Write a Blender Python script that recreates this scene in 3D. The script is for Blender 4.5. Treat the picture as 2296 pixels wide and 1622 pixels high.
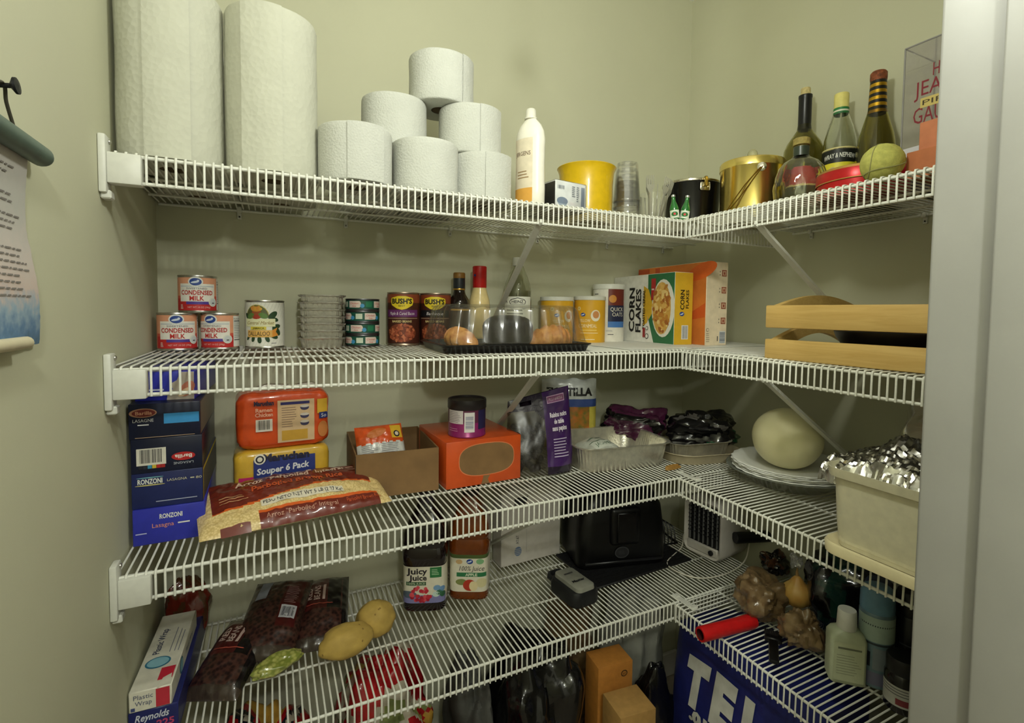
import bpy, bmesh, math, random
from mathutils import Vector, Matrix, noise
random.seed(7)
SC = bpy.context.scene
COL = SC.collection
for o in list(bpy.data.objects):
    bpy.data.objects.remove(o)

U = 0.001            # everything below is written in millimetres
FLOOR = -1240.0      # floor level relative to the second shelf

def P3(x, y, z):
    return Vector((x * U, y * U, (z - FLOOR) * U))

# ---------------------------------------------------------------- camera
F_PX, PPX, PPY = 1129.1, 1162.3, 752.2
YAW, PITCH, ROLL = 0.4576, -0.0466, 0.0116
CAMX, CAMY, CAMZ = -936.5, -964.5, 99.4
cam_d = bpy.data.cameras.new('camera')
cam = bpy.data.objects.new('camera', cam_d)
COL.objects.link(cam)
_f = Vector((math.sin(YAW) * math.cos(PITCH), math.cos(YAW) * math.cos(PITCH), math.sin(PITCH)))
_r = Vector((math.cos(YAW), -math.sin(YAW), 0))
_u = _r.cross(_f)
_r2 = _r * math.cos(ROLL) + _u * math.sin(ROLL)
_u2 = -_r * math.sin(ROLL) + _u * math.cos(ROLL)
_m = Matrix((_r2, _u2, -_f)).transposed().to_4x4()
_m.translation = P3(CAMX, CAMY, CAMZ)
cam.matrix_world = _m
cam_d.sensor_fit = 'HORIZONTAL'
cam_d.sensor_width = 36.0
cam_d.lens = F_PX / 2296 * 36.0
cam_d.shift_x = (1148 - PPX) / 2296
cam_d.shift_y = (PPY - 811) / 2296
cam_d.clip_start = 0.02
SC.camera = cam

# ---------------------------------------------------------------- world, lamp, exposure
wd = bpy.data.worlds.new('world'); SC.world = wd
wd.use_nodes = True
bg = wd.node_tree.nodes['Background']
bg.inputs[0].default_value = (1.0, 0.97, 0.86, 1)
bg.inputs[1].default_value = 0.10
LX, LY, LZ = -560, -500, 690          # pantry pendant bulb, just above the picture
HX2, HY2, HZ2 = -900, -1500, 700      # added fill light behind the photographer, on a made-up stand
def bulb(x, y, z, e):
    ld = bpy.data.lights.new('point_source', 'POINT')
    ld.energy = e
    ld.color = (0.97, 1.0, 0.90)
    ld.shadow_soft_size = 0.05
    o = bpy.data.objects.new('point_source', ld)
    COL.objects.link(o)
    o.location = P3(x, y, z)
    return o
bulb(LX, LY, LZ, 12.4)
bulb(HX2, HY2, HZ2, 33.0)  # added fill from the hall, not a known lamp
vs = SC.view_settings
vs.view_transform = 'Standard'; vs.look = 'None'; vs.gamma = 1.0; vs.use_curve_mapping = False
vs.exposure = 0.0

# ---------------------------------------------------------------- materials
def lin(c):
    c = c / 255.0
    return c / 12.92 if c <= 0.04045 else ((c + 0.055) / 1.055) ** 2.4
_mc = {}
def mat(name, rgb, rough=0.5, metal=0.0, var=0.06, scale=60.0, bump=0.0, bscale=None, spec=0.5,
        trans=0.0, ior=1.45, coat=0.0, kind='noise', sss=0.0, rgb2=None):
    """procedural material; rgb in 0..255 sRGB of the thing's own colour"""
    if name in _mc:
        return _mc[name]
    m = bpy.data.materials.new(name); m.use_nodes = True
    nt = m.node_tree; b = nt.nodes['Principled BSDF']
    L = nt.links.new
    c1 = [lin(c) for c in rgb]
    if rgb2 is not None:
        c2 = [lin(c) for c in rgb2]
    else:
        c2 = [max(0.0, c * (1 - 2 * var)) for c in c1]
        c1 = [min(1.0, c * (1 + var * 0.5)) for c in c1]
    tc = nt.nodes.new('ShaderNodeTexCoord')
    nz = nt.nodes.new('ShaderNodeTexNoise'); nz.inputs['Scale'].default_value = scale
    nz.inputs['Detail'].default_value = 4
    L(tc.outputs['Object'], nz.inputs['Vector'])
    src = nz.outputs['Fac']
    if kind == 'wood':
        mp = nt.nodes.new('ShaderNodeMapping'); mp.inputs['Scale'].default_value = (8, 1, 14)
        L(tc.outputs['Object'], mp.inputs['Vector']); L(mp.outputs['Vector'], nz.inputs['Vector'])
        nz.inputs['Distortion'].default_value = 1.2
    if kind == 'voronoi':
        vz = nt.nodes.new('ShaderNodeTexVoronoi'); vz.inputs['Scale'].default_value = scale
        L(tc.outputs['Object'], vz.inputs['Vector']); src = vz.outputs['Distance']
    rp = nt.nodes.new('ShaderNodeValToRGB')
    rp.color_ramp.elements[0].position = 0.3; rp.color_ramp.elements[1].position = 0.7
    rp.color_ramp.elements[0].color = (*c2, 1); rp.color_ramp.elements[1].color = (*c1, 1)
    L(src, rp.inputs['Fac']); L(rp.outputs['Color'], b.inputs['Base Color'])
    b.inputs['Roughness'].default_value = rough
    b.inputs['Metallic'].default_value = metal
    b.inputs['Specular IOR Level'].default_value = spec
    b.inputs['Transmission Weight'].default_value = trans
    b.inputs['IOR'].default_value = ior
    b.inputs['Coat Weight'].default_value = coat
    if sss:
        b.inputs['Subsurface Weight'].default_value = sss
        b.inputs['Subsurface Radius'].default_value = (0.01, 0.008, 0.005)
    if bump:
        n2 = nt.nodes.new('ShaderNodeTexNoise'); n2.inputs['Scale'].default_value = bscale or scale * 3
        n2.inputs['Detail'].default_value = 3
        L(tc.outputs['Object'], n2.inputs['Vector'])
        bp = nt.nodes.new('ShaderNodeBump'); bp.inputs['Strength'].default_value = bump
        bp.inputs['Distance'].default_value = 0.002
        L(n2.outputs['Fac'], bp.inputs['Height']); L(bp.outputs['Normal'], b.inputs['Normal'])
    _mc[name] = m
    return m

def ink(r, g, b, rough=0.45):
    return mat('print_%d_%d_%d_%d' % (r, g, b, int(rough * 100)), (r, g, b), rough, var=0.03, scale=90)

def clear(name, tint=(1, 1, 1), refl=0.12, rough=0.08, haze=0.0, hazecol=(200, 200, 200), fr=0.7):
    """thin clear plastic: see-through with fresnel gloss and a little haze"""
    if name in _mc:
        return _mc[name]
    m = bpy.data.materials.new(name); m.use_nodes = True
    nt = m.node_tree; L = nt.links.new
    nt.nodes.remove(nt.nodes['Principled BSDF'])
    out = nt.nodes['Material Output']
    tr = nt.nodes.new('ShaderNodeBsdfTransparent'); tr.inputs[0].default_value = (*tint, 1)
    gl = nt.nodes.new('ShaderNodeBsdfGlossy'); gl.inputs['Roughness'].default_value = rough
    gl.inputs['Color'].default_value = (1, 1, 1, 1)
    df = nt.nodes.new('ShaderNodeBsdfDiffuse'); df.inputs[0].default_value = (*[lin(c) for c in hazecol], 1)
    tc = nt.nodes.new('ShaderNodeTexCoord')
    nz = nt.nodes.new('ShaderNodeTexNoise'); nz.inputs['Scale'].default_value = 35
    L(tc.outputs['Object'], nz.inputs['Vector'])
    ml = nt.nodes.new('ShaderNodeMath'); ml.operation = 'MULTIPLY'; ml.inputs[1].default_value = haze * 2
    L(nz.outputs['Fac'], ml.inputs[0])
    m1 = nt.nodes.new('ShaderNodeMixShader'); L(ml.outputs[0], m1.inputs[0])
    L(tr.outputs[0], m1.inputs[1]); L(df.outputs[0], m1.inputs[2])
    lw = nt.nodes.new('ShaderNodeLayerWeight'); lw.inputs['Blend'].default_value = 0.25
    mu = nt.nodes.new('ShaderNodeMath'); mu.operation = 'MULTIPLY_ADD'
    mu.inputs[1].default_value = fr; mu.inputs[2].default_value = refl * 0.4
    L(lw.outputs['Fresnel'], mu.inputs[0])
    m2 = nt.nodes.new('ShaderNodeMixShader'); L(mu.outputs[0], m2.inputs[0])
    L(m1.outputs[0], m2.inputs[1]); L(gl.outputs[0], m2.inputs[2])
    L(m2.outputs[0], out.inputs['Surface'])
    _mc[name] = m
    return m

# ---------------------------------------------------------------- mesh builder
_txt = {}
def text_mesh(s, bold=0.0, shear=0.0):
    """flat triangulated lettering, cap height 1, centred in x, baseline 0"""
    k = (s, bold, shear)
    if k in _txt:
        return _txt[k]
    cu = bpy.data.curves.new('lettering', 'FONT')
    cu.body = s; cu.resolution_u = 2; cu.offset = bold; cu.shear = shear
    ob = bpy.data.objects.new('lettering', cu)
    me = bpy.data.meshes.new_from_object(ob)
    vs_ = [(v.co.x / 0.69, v.co.y / 0.69) for v in me.vertices]
    fs = [tuple(p.vertices) for p in me.polygons]
    bpy.data.objects.remove(ob); bpy.data.curves.remove(cu); bpy.data.meshes.remove(me)
    if vs_:
        x0 = min(v[0] for v in vs_); x1 = max(v[0] for v in vs_)
        vs_ = [(v[0] - (x0 + x1) / 2, v[1]) for v in vs_]
        w = x1 - x0
    else:
        w = 1
    _txt[k] = (vs_, fs, w)
    return _txt[k]

class MB:
    def __init__(self):
        self.v = []; self.f = []; self.m = []; self.mats = []
    def mi(self, m):
        if m not in self.mats:
            self.mats.append(m)
        return self.mats.index(m)
    def add(self, verts, faces, m, M=None):
        n = len(self.v)
        if M is not None:
            verts = [M @ Vector(v) for v in verts]
        self.v.extend(tuple(v) for v in verts)
        if isinstance(m, (list, tuple)):
            for f, mm in zip(faces, m):
                self.f.append(tuple(i + n for i in f)); self.m.append(self.mi(mm))
        else:
            k = self.mi(m)
            for f in faces:
                self.f.append(tuple(i + n for i in f)); self.m.append(k)
        return self
    def box(self, x0, x1, y0, y1, z0, z1, m, M=None, bev=0.0, seg=1):
        bm = bmesh.new()
        bmesh.ops.create_cube(bm, size=1)
        for v in bm.verts:
            v.co = Vector(((x0 + x1) / 2 + v.co.x * (x1 - x0), (y0 + y1) / 2 + v.co.y * (y1 - y0), (z0 + z1) / 2 + v.co.z * (z1 - z0)))
        if bev:
            bmesh.ops.bevel(bm, geom=list(bm.edges), offset=bev, segments=seg, affect='EDGES', profile=0.5)
        bm.verts.index_update()
        vs_ = [tuple(v.co) for v in bm.verts]; fs = [tuple(v.index for v in f.verts) for f in bm.faces]
        bm.free()
        return self.add(vs_, fs, m, M)
    def lathe(self, prof, m, seg=32, M=None, a0=0.0, a1=2 * math.pi, sx=1.0, sy=1.0, caps=True, n=2.0):
        """prof: list of (r,z); m: material or list (one per band); n>2 gives squarish sections"""
        full = abs(a1 - a0 - 2 * math.pi) < 1e-6
        ns = seg if full else seg + 1
        vs_ = []; fs = []; ms = []
        for r, z in prof:
            for i in range(ns):
                a = a0 + (a1 - a0) * i / seg
                c, s = math.cos(a), math.sin(a)
                q = 1.0
                if n != 2.0:
                    q = (abs(c) ** n + abs(s) ** n) ** (-1.0 / n)
                vs_.append((r * c * q * sx, r * s * q * sy, z))
        for j in range(len(prof) - 1):
            for i in range(seg):
                i2 = (i + 1) % ns if full else i + 1
                fs.append((j * ns + i, j * ns + i2, (j + 1) * ns + i2, (j + 1) * ns + i))
                ms.append(m[j] if isinstance(m, (list, tuple)) else m)
        if caps and full:
            if prof[0][0] > 1e-6:
                fs.append(tuple(range(ns - 1, -1, -1))); ms.append(m[0] if isinstance(m, (list, tuple)) else m)
            if prof[-1][0] > 1e-6:
                b = (len(prof) - 1) * ns
                fs.append(tuple(range(b, b + ns))); ms.append(m[-1] if isinstance(m, (list, tuple)) else m)
        return self.add(vs_, fs, ms, M)
    def tube(self, pts, r, m, seg=6, M=None, caps=True, closed=False):
        pts = [Vector(p) for p in pts]
        n = len(pts); vs_ = []; fs = []
        rs = r if isinstance(r, (list, tuple)) else [r] * n
        up = None
        for i, p in enumerate(pts):
            a = pts[i - 1] if i > 0 else (pts[-1] if closed else pts[0])
            b = pts[i + 1] if i < n - 1 else (pts[0] if closed else pts[-1])
            t = (b - a).normalized()
            if up is None:
                up = Vector((0, 0, 1)) if abs(t.z) < 0.9 else Vector((1, 0, 0))
            s = t.cross(up)
            if s.length < 1e-6:
                s = t.cross(Vector((0, 1, 0)))
            s.normalize(); up = s.cross(t).normalized()
            k = 1.0
            if 0 < i < n - 1:
                d1 = (pts[i] - pts[i - 1]).normalized(); d2 = (pts[i + 1] - pts[i]).normalized()
                k = min(1.5, 1.0 / max(0.5, math.sqrt(max(0.0, (1 + d1.dot(d2)) / 2))))
            for q in range(seg):
                an = 2 * math.pi * q / seg
                vs_.append(p + (s * math.cos(an) + up * math.sin(an)) * rs[i] * (k if k > 1 else 1))
        for i in range(n if closed else n - 1):
            j = (i + 1) % n
            for q in range(seg):
                q2 = (q + 1) % seg
                fs.append((i * seg + q, i * seg + q2, j * seg + q2, j * seg + q))
        if caps and not closed:
            fs.append(tuple(range(seg - 1, -1, -1))); fs.append(tuple(range((n - 1) * seg, n * seg)))
        return self.add(vs_, fs, m, M)
    def grid(self, fn, nu, nv, m, M=None, wrapu=False, flip=False):
        """fn(u,v) for u,v in 0..1; m material or function(u,v)->material"""
        vs_ = []; fs = []; ms = []
        cu_ = nu if wrapu else nu + 1
        for j in range(nv + 1):
            for i in range(cu_):
                vs_.append(tuple(fn(i / nu, j / nv)))
        for j in range(nv):
            for i in range(nu):
                i2 = (i + 1) % cu_
                f = (j * cu_ + i, j * cu_ + i2, (j + 1) * cu_ + i2, (j + 1) * cu_ + i)
                fs.append(f[::-1] if flip else f)
                ms.append(m((i + .5) / nu, (j + .5) / nv) if callable(m) else m)
        return self.add(vs_, fs, ms, M)
    def prism(self, pts, d0, d1, m, plane='XZ', M=None):
        """extrude an outline; plane XZ extrudes along y, XY along z, YZ along x"""
        n = len(pts)
        def q(p, d):
            return (p[0], d, p[1]) if plane == 'XZ' else ((p[0], p[1], d) if plane == 'XY' else (d, p[0], p[1]))
        vs_ = [q(p, d0) for p in pts] + [q(p, d1) for p in pts]
        fs = [tuple(range(n)), tuple(range(2 * n - 1, n - 1, -1))]
        fs += [(i, (i + 1) % n, n + (i + 1) % n, n + i)[::-1] for i in range(n)]
        return self.add(vs_, fs, m, M)
    # ---- flat print, laid on a surface through a mapping fn(u,v,lift)
    def rect(self, fn, u0, u1, v0, v1, m, lay=1, step=5.0):
        nu = max(1, int(abs(u1 - u0) / step)); nv = max(1, int(abs(v1 - v0) / step))
        vs_ = [fn(u0 + (u1 - u0) * i / nu, v0 + (v1 - v0) * j / nv, lay) for j in range(nv + 1) for i in range(nu + 1)]
        fs = [(j * (nu + 1) + i, j * (nu + 1) + i + 1, (j + 1) * (nu + 1) + i + 1, (j + 1) * (nu + 1) + i) for j in range(nv) for i in range(nu)]
        return self.add(vs_, fs, m)
    def ell(self, fn, cu, cv, ru, rv, m, lay=2, seg=24, rot=0.0, a0=0, a1=360):
        vs_ = [fn(cu, cv, lay)]; fs = []
        cr, sr = math.cos(rot), math.sin(rot)
        nr = max(2, int(max(ru, rv) / 5.0))
        for k in [(q + 1) / nr for q in range(nr)]:
            for i in range(seg + 1):
                a = math.radians(a0 + (a1 - a0) * i / seg)
                x, y = ru * math.cos(a) * k, rv * math.sin(a) * k
                vs_.append(fn(cu + x * cr - y * sr, cv + x * sr + y * cr, lay))
        for i in range(seg):
            fs.append((0, 1 + i, 2 + i))
            for q in range(nr - 1):
                b = 1 + q * (seg + 1)
                fs.append((b + i, b + seg + 1 + i, b + seg + 2 + i, b + i + 1))
        return self.add(vs_, fs, m)
    def poly(self, fn, pts, m, lay=2):
        bm = bmesh.new()
        bm.faces.new([bm.verts.new((u, v, 0)) for u, v in pts])
        bmesh.ops.triangulate(bm, faces=list(bm.faces))
        for _ in range(4):
            es = [e for e in bm.edges if e.calc_length() > 7]
            if not es:
                break
            bmesh.ops.subdivide_edges(bm, edges=es, cuts=1)
            bmesh.ops.triangulate(bm, faces=list(bm.faces))
        bm.verts.index_update()
        vs_ = [fn(v.co.x, v.co.y, lay) for v in bm.verts]; fs = [tuple(v.index for v in f.verts) for f in bm.faces]
        bm.free()
        return self.add(vs_, fs, m)
    def text(self, fn, s, cu, cv, h, m, lay=3, w=None, rot=0.0, shear=0.0, bold=0.0, arc=0.0):
        """cv = baseline height; h = cap height; w = total width if forced; arc = sagitta-like curvature"""
        vs_, fs, tw = text_mesh(s, bold, shear)
        sx = (w / tw) if w else h
        c, sn = math.cos(rot), math.sin(rot)
        out = []
        for x, y in vs_:
            X, Y = x * sx, y * h
            if arc:
                Y += arc * (1 - (X / (tw * sx / 2 + 1e-6)) ** 2)
            out.append(fn(cu + X * c - Y * sn, cv + X * sn + Y * c, lay))
        return self.add(out, fs, m)
    def lines(self, fn, u0, u1, v0, v1, n, m, lay=2, t=0.45, seed=0):
        rnd = random.Random(seed)
        for i in range(n):
            v = v1 - (v1 - v0) * (i + .5) / n
            self.rect(fn, u0, u0 + (u1 - u0) * (1 - .35 * rnd.random()), v - t * (v1 - v0) / n / 2, v + t * (v1 - v0) / n / 2, m, lay)
        return self
    def bars(self, fn, u0, u1, v0, v1, m, lay=3, n=22, seed=1):
        rnd = random.Random(seed); u = u0; du = (u1 - u0) / n
        for i in range(n):
            self.rect(fn, u, u + du * (.25 + .5 * rnd.random()), v0, v1, m, lay); u += du
        return self
    def build(self, name, parent=None, smooth=40, loc=None):
        me = bpy.data.meshes.new(name)
        me.from_pydata([(x * U, y * U, z * U) for x, y, z in self.v], [], self.f)
        for m in self.mats:
            me.materials.append(m)
        me.polygons.foreach_set('material_index', self.m)
        if smooth:
            me.polygons.foreach_set('use_smooth', [True] * len(self.f))
            me.set_sharp_from_angle(angle=math.radians(smooth))
        me.update()
        ob = bpy.data.objects.new(name, me); COL.objects.link(ob)
        if parent is not None:
            ob.parent = parent
        if loc is not None:
            ob.location = P3(*loc)
        return ob

EPS = 0.3
def F_front(d):            # face at y=-d/2
    return lambda u, v, l: (u, -d / 2 - EPS * l, v)
def F_right(w):
    return lambda u, v, l: (w / 2 + EPS * l, u, v)
def F_left(w):
    return lambda u, v, l: (-w / 2 - EPS * l, -u, v)
def F_top(h):
    return lambda u, v, l: (u, v, h + EPS * l)
def F_cyl(r):              # u = arc length, 0 faces -y
    return lambda u, v, l: ((r + EPS * l) * math.sin(u / r), -(r + EPS * l) * math.cos(u / r), v)

def tag(o, label, cat, group=None, kind=None):
    o['label'] = label; o['category'] = cat
    if group:
        o['group'] = group
    if kind:
        o['kind'] = kind
    return o
def thing(name, label, cat, x, y, z, rz=0.0, group=None):
    o = bpy.data.objects.new(name, None); COL.objects.link(o)
    o.empty_display_size = 0.02
    o.location = P3(x, y, z); o.rotation_euler = (0, 0, rz)
    return tag(o, label, cat, group)
def struct(o):
    o['kind'] = 'structure'
    return o
def copy_tree(o, parent=None):
    c = o.copy(); COL.objects.link(c)
    if parent is not None:
        c.parent = parent
        c.matrix_parent_inverse = o.matrix_parent_inverse.copy()
    for ch in list(o.children):
        copy_tree(ch, c)
    return c
def face(x, y, d=0.0):     # rotation that turns a thing's front (-y) to where the photographer stood
    return math.atan2(CAMY - y, CAMX - x) + math.pi / 2 + d
def fbm(p, s=1.0, o=3):
    return noise.fractal(Vector(p) * s, 0.9, 2.0, o)
R = math.radians

WALLC = mat('wall_paint_cream', (201, 200, 174), 0.75, var=0.025, scale=3, bump=0.05, bscale=900, spec=0.25)
WHITEW = mat('white_vinyl_wire', (226, 226, 216), 0.38, var=0.04, scale=300)
WHITEP = mat('white_plastic', (216, 216, 206), 0.4, var=0.03, scale=80)
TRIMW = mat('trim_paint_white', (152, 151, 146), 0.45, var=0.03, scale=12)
STEEL = mat('bright_steel', (205, 203, 196), 0.28, 1.0, var=0.1, scale=120)
BLACK = mat('black_plastic', (14, 14, 15), 0.4, var=0.2)
# ================================================================ the room
XL, XR, YB, CEIL = -1163.0, 410.0, 410.0, 1200.0
YR = -3400.0       # wall behind the photographer
XH = 1300.0        # far side of the hallway behind the door jamb
def slab(name, x0, x1, y0, y1, z0, z1, m):
    o = MB().box(x0, x1, y0, y1, z0, z1, m).build(name, smooth=0)
    o.location = P3(0, 0, 0)
    return struct(o)
slab('wall_back', XL - 100, XR + 100, YB, YB + 100, FLOOR, CEIL, WALLC)
slab('wall_left', XL - 100, XL, YR, YB, FLOOR, CEIL, WALLC)
slab('wall_right', XR, XR + 100, -650, YB, FLOOR, CEIL, WALLC)
slab('wall_front', -232, XH, -762, -650, FLOOR, CEIL, WALLC)
HALLC = mat('hall_paint_white', (232, 230, 222), 0.7, var=0.02, scale=3)
slab('wall_rear', XL - 100, XH, YR - 100, YR, FLOOR, CEIL, HALLC)
slab('wall_hall', XH, XH + 100, YR, -650, FLOOR, CEIL, HALLC)
slab('floor', XL - 100, XH + 100, YR - 100, YB + 100, FLOOR - 60, FLOOR, mat('floor_vinyl', (150, 138, 118), 0.5, var=0.12, scale=9))
slab('ceiling', XL - 100, XH + 100, YR - 100, YB + 100, CEIL, CEIL + 60, mat('ceiling_paint', (240, 238, 232), 0.8, var=0.02))
# white door jamb at the right of the opening, with its stop strip
jm = MB()
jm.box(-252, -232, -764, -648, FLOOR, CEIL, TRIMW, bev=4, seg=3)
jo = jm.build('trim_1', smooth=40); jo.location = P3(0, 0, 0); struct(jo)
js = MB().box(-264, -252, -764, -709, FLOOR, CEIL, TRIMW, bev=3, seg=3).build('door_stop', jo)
bbm = mat('baseboard_paint', (228, 224, 214), 0.45, var=0.03, scale=12)
for nm, a in (('baseboard_back', (XL, XR, YB - 13, YB)), ('baseboard_left', (XL, XL + 13, YR, YB - 13)), ('baseboard_right', (XR - 13, XR, -650, YB - 13))):
    struct(MB().box(*a, FLOOR, FLOOR + 90, bbm, bev=3).build(nm, smooth=0, loc=(0, 0, 0)))

# pendant bulb of the pantry, then an invented stand for the hall fill light
lt = thing('pendant_lamp', 'bare pendant bulb hanging on a cord above the shelves', 'lamp', LX, LY, LZ)
MB().tube([(0, 0, 96), (0, 0, CEIL - LZ)], 3, WHITEP, 8).build('cord', lt)
MB().lathe([(0, 100), (12, 98), (20, 88), (20, 60), (16, 54), (0, 54)], WHITEP, 24).build('socket', lt)
MB().lathe([(14, 54), (18, 40), (34, 22), (46, 0), (52, -18), (50, -36), (38, -52), (18, -60), (0, -62)], clear('bulb_glass', refl=.1), 28, caps=False).build('bulb', lt)
MB().lathe([(40, 0), (48, -6), (48, -8), (0, -10)], WHITEP, 24, Matrix.Translation((0, 0, CEIL - LZ))).build('ceiling_rose', lt)
lt = thing('added_fill_lamp', 'added bare-bulb fill lamp on a pole, unseen behind where the photographer stood', 'lamp', HX2, HY2, FLOOR)
MB().lathe([(0, 0), (130, 0), (130, 14), (20, 24), (0, 24)], BLACK, 36).build('base', lt)
MB().tube([(0, 0, 20), (0, 0, HZ2 - FLOOR - 90)], 10, BLACK, 12).build('pole', lt)
MB().lathe([(14, -92), (16, -60), (16, -52)], WHITEP, 20, Matrix.Translation((0, 0, HZ2 - FLOOR))).build('socket', lt)
MB().lathe([(14, -54), (18, -40), (34, -22), (46, 0), (52, 18), (50, 36), (38, 52), (18, 60), (0, 62)], clear('bulb_glass', refl=.1), 28, Matrix.Translation((0, 0, HZ2 - FLOOR)), caps=False).build('bulb', lt)

# ================================================================ wire shelves
SP = 12.7
H = 40.0
BR = 3.0       # rail radius
WR = 1.75      # wire radius
WZ = 4.75      # wire centre above rail centre
TOPZ = 6.5     # where goods stand, above rail centre
def lip_path(back, sgn_axis):
    return [(back, WZ), (0.5, WZ), (-3.2, WZ - 1.0), (-4.75, WZ - 3.6), (-4.75, -H - 2.5)]
# shared wire meshes
def wire_mesh(axis):
    pts = lip_path(404, axis)
    mb = MB()
    if axis == 'y':
        mb.tube([(0, a, b) for a, b in pts], WR, WHITEW, 6)
    else:
        mb.tube([(a, 0, b) for a, b in pts], WR, WHITEW, 6)
    o = mb.build('wire', smooth=60)
    me = o.data
    bpy.data.objects.remove(o)
    return me
WIRE_Y, WIRE_X = wire_mesh('y'), wire_mesh('x')
def brace_mesh(drop):
    mb = MB()
    # flat strip from the lip down to the wall, with a hooked head and a foot plate
    p0 = Vector((0, 2, -H + 2)); p1 = Vector((0, 404, -H - drop))
    d = (p1 - p0).normalized(); nrm = Vector((1, 0, 0)); t = d.cross(nrm)
    vs_ = []
    for p in (p0, p1):
        for a, b in ((-7, -3), (7, -3), (7, 3), (-7, 3)):
            vs_.append(p + nrm * a + t * b)
    mb.add(vs_, [(0, 1, 2, 3), (7, 6, 5, 4), (0, 4, 5, 1), (1, 5, 6, 2), (2, 6, 7, 3), (3, 7, 4, 0)], WHITEP)
    mb.tube([(0, -1, -H - 3), (0, -7, -H + 2), (0, -6, -H + 8)], 3, WHITEP, 6)
    mb.box(-8, 8, 401, 408, -H - drop - 24, -H - drop + 16, WHITEP, bev=1.5)
    mb.lathe([(4, 0), (4, 1.5), (2, 2.5), (0, 2.5)], STEEL, 10, Matrix.Translation((0, 401, -H - drop - 16)) @ Matrix.Rotation(R(90), 4, 'X'))
    return mb
BRACES = []
for _dr in (234, 262):
    _b = brace_mesh(_dr).build('support_brace', smooth=30); BRACES.append(_b.data); bpy.data.objects.remove(_b)
_clip = MB().box(-5, 5, 396, 409, -6, 9, WHITEP, bev=1.5).lathe([(4.2, 0), (4.2, 1.5), (2, 3), (0, 3)], STEEL, 10, Matrix.Translation((0, 408, -14)) @ Matrix.Rotation(R(90), 4, 'X')).box(-4.5, 4.5, 405, 409.5, -20, -5, WHITEP, bev=1).build('wall_clip', smooth=30)
CLIP = _clip.data; bpy.data.objects.remove(_clip)
def link(name, me, parent, loc=(0, 0, 0), rz=0.0):
    o = bpy.data.objects.new(name, me); COL.objects.link(o); o.parent = parent
    o.location = Vector(loc) * U; o.rotation_euler = (0, 0, rz)
    return o
def back_shelf(z, label):
    s = thing('wire_shelf', label, 'shelf', 0, 0, z, group='wire shelves on the back wall')
    x0, x1 = -1157.0, 343.0
    for nm, y, zz, r in (('front_rail', 0, 0, BR), ('lip_rail', 0, -H, BR), ('deck_rod', 150, 0, 2.6), ('deck_rod', 300, 0, 2.6), ('back_rail', 404, 0, BR)):
        MB().tube([(x0, y, zz), (x1, y, zz)], r, WHITEW, 10).build(nm, s, smooth=60)
    n = -5
    while True:
        x = (n - 87.07) * SP
        if x > x1 - 1:
            break
        link('wire', WIRE_Y, s, (x, 0, 0)); n += 1
    # moulded end bracket screwed to the left wall
    b = MB()
    b.box(-1153, -1111, -13, 9, -H - 5, 1.0, WHITEP, bev=1.8, seg=2)
    b.box(XL + .3, -1153, -16, 13, -H - 20, 26, WHITEP, bev=2.2, seg=2)
    b.box(XL + .3, -1149, -8, 13, -H - 28, -H - 15, WHITEP, bev=2)
    bo = b.build('end_bracket', s, smooth=35)
    for zz in (19, -H - 22):
        MB().lathe([(3.6, 0), (3.4, 1.5), (2, 2.5), (0, 2.5)], STEEL, 10, Matrix.Translation((-1152.5, 4, zz)) @ Matrix.Rotation(R(90), 4, 'Y')).build('screw', bo)
    if z > -600:
        link('support_brace', BRACES[0], s, (-413, 0, 0), R(-8.4))
    for x in (-1000, -760, -480, -200, 60, 300):
        link('wall_clip', CLIP, s, (x, 0, 0))
    return s
def right_shelf(zc, zr, label):
    s = thing('wire_shelf', label, 'shelf', 0, -2, zc, group='wire shelves on the right wall')
    s.rotation_euler = (math.atan2(zc - zr, 540), 0, 0)   # hangs a little lower towards the door
    y0, y1 = -6.0, -638.0
    for nm, x, zz, r in (('front_rail', 0, 0, BR), ('lip_rail', 0, -H, BR), ('deck_rod', 150, 0, 2.6), ('deck_rod', 300, 0, 2.6), ('back_rail', 404, 0, BR)):
        MB().tube([(x, y0, zz), (x, y1, zz)], r, WHITEW, 10).build(nm, s, smooth=60)
    for m_ in range(0, 50):
        link('wire', WIRE_X, s, (0, -(m_ + 0.85) * SP, 0))
    if zc > -300:
        link('support_brace', BRACES[1], s, (0, -212 if zc > 100 else -240, 0), -math.pi / 2)
    for y in (-60, -330, -560):
        link('wall_clip', CLIP, s, (0, y, 0), -math.pi / 2)
    c = MB()
    c.box(12, 30, -52, 26, TOPZ - .5, TOPZ + 2.5, WHITEP, bev=1.2)
    c.box(14, 28, 8, 20, TOPZ, TOPZ + 5, WHITEP, bev=1.5)
    c.box(14, 34, -48, -34, TOPZ, TOPZ + 5, WHITEP, bev=1.5)
    c.build('corner_clip', s, smooth=35)
    return s
Z1, Z2, Z3, Z4 = 330.0, 2.5, -325.5, -655.0
B1, B2, B3, B4 = Z1 + TOPZ, Z2 + TOPZ, Z3 + TOPZ, Z4 + TOPZ
back_shelf(Z1, 'topmost white wire shelf on the back wall, carrying paper towels and toilet rolls')
back_shelf(Z2, 'second white wire shelf on the back wall, carrying tin cans')
back_shelf(Z3, 'third white wire shelf on the back wall, carrying pasta boxes and rice')
back_shelf(Z4, 'lowest white wire shelf on the back wall, carrying juice bottles and potatoes')
right_shelf(330.0, 331.0, 'topmost white wire shelf on the right wall, carrying liquor bottles')
right_shelf(2.0, -2.0, 'second white wire shelf on the right wall, carrying the wooden crate')
right_shelf(-324.0, -336.0, 'third white wire shelf on the right wall, carrying the melon and translucent bin')
right_shelf(-656.0, -663.0, 'lowest white wire shelf on the right wall, carrying the lotion bottle and spray cans')
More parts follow.
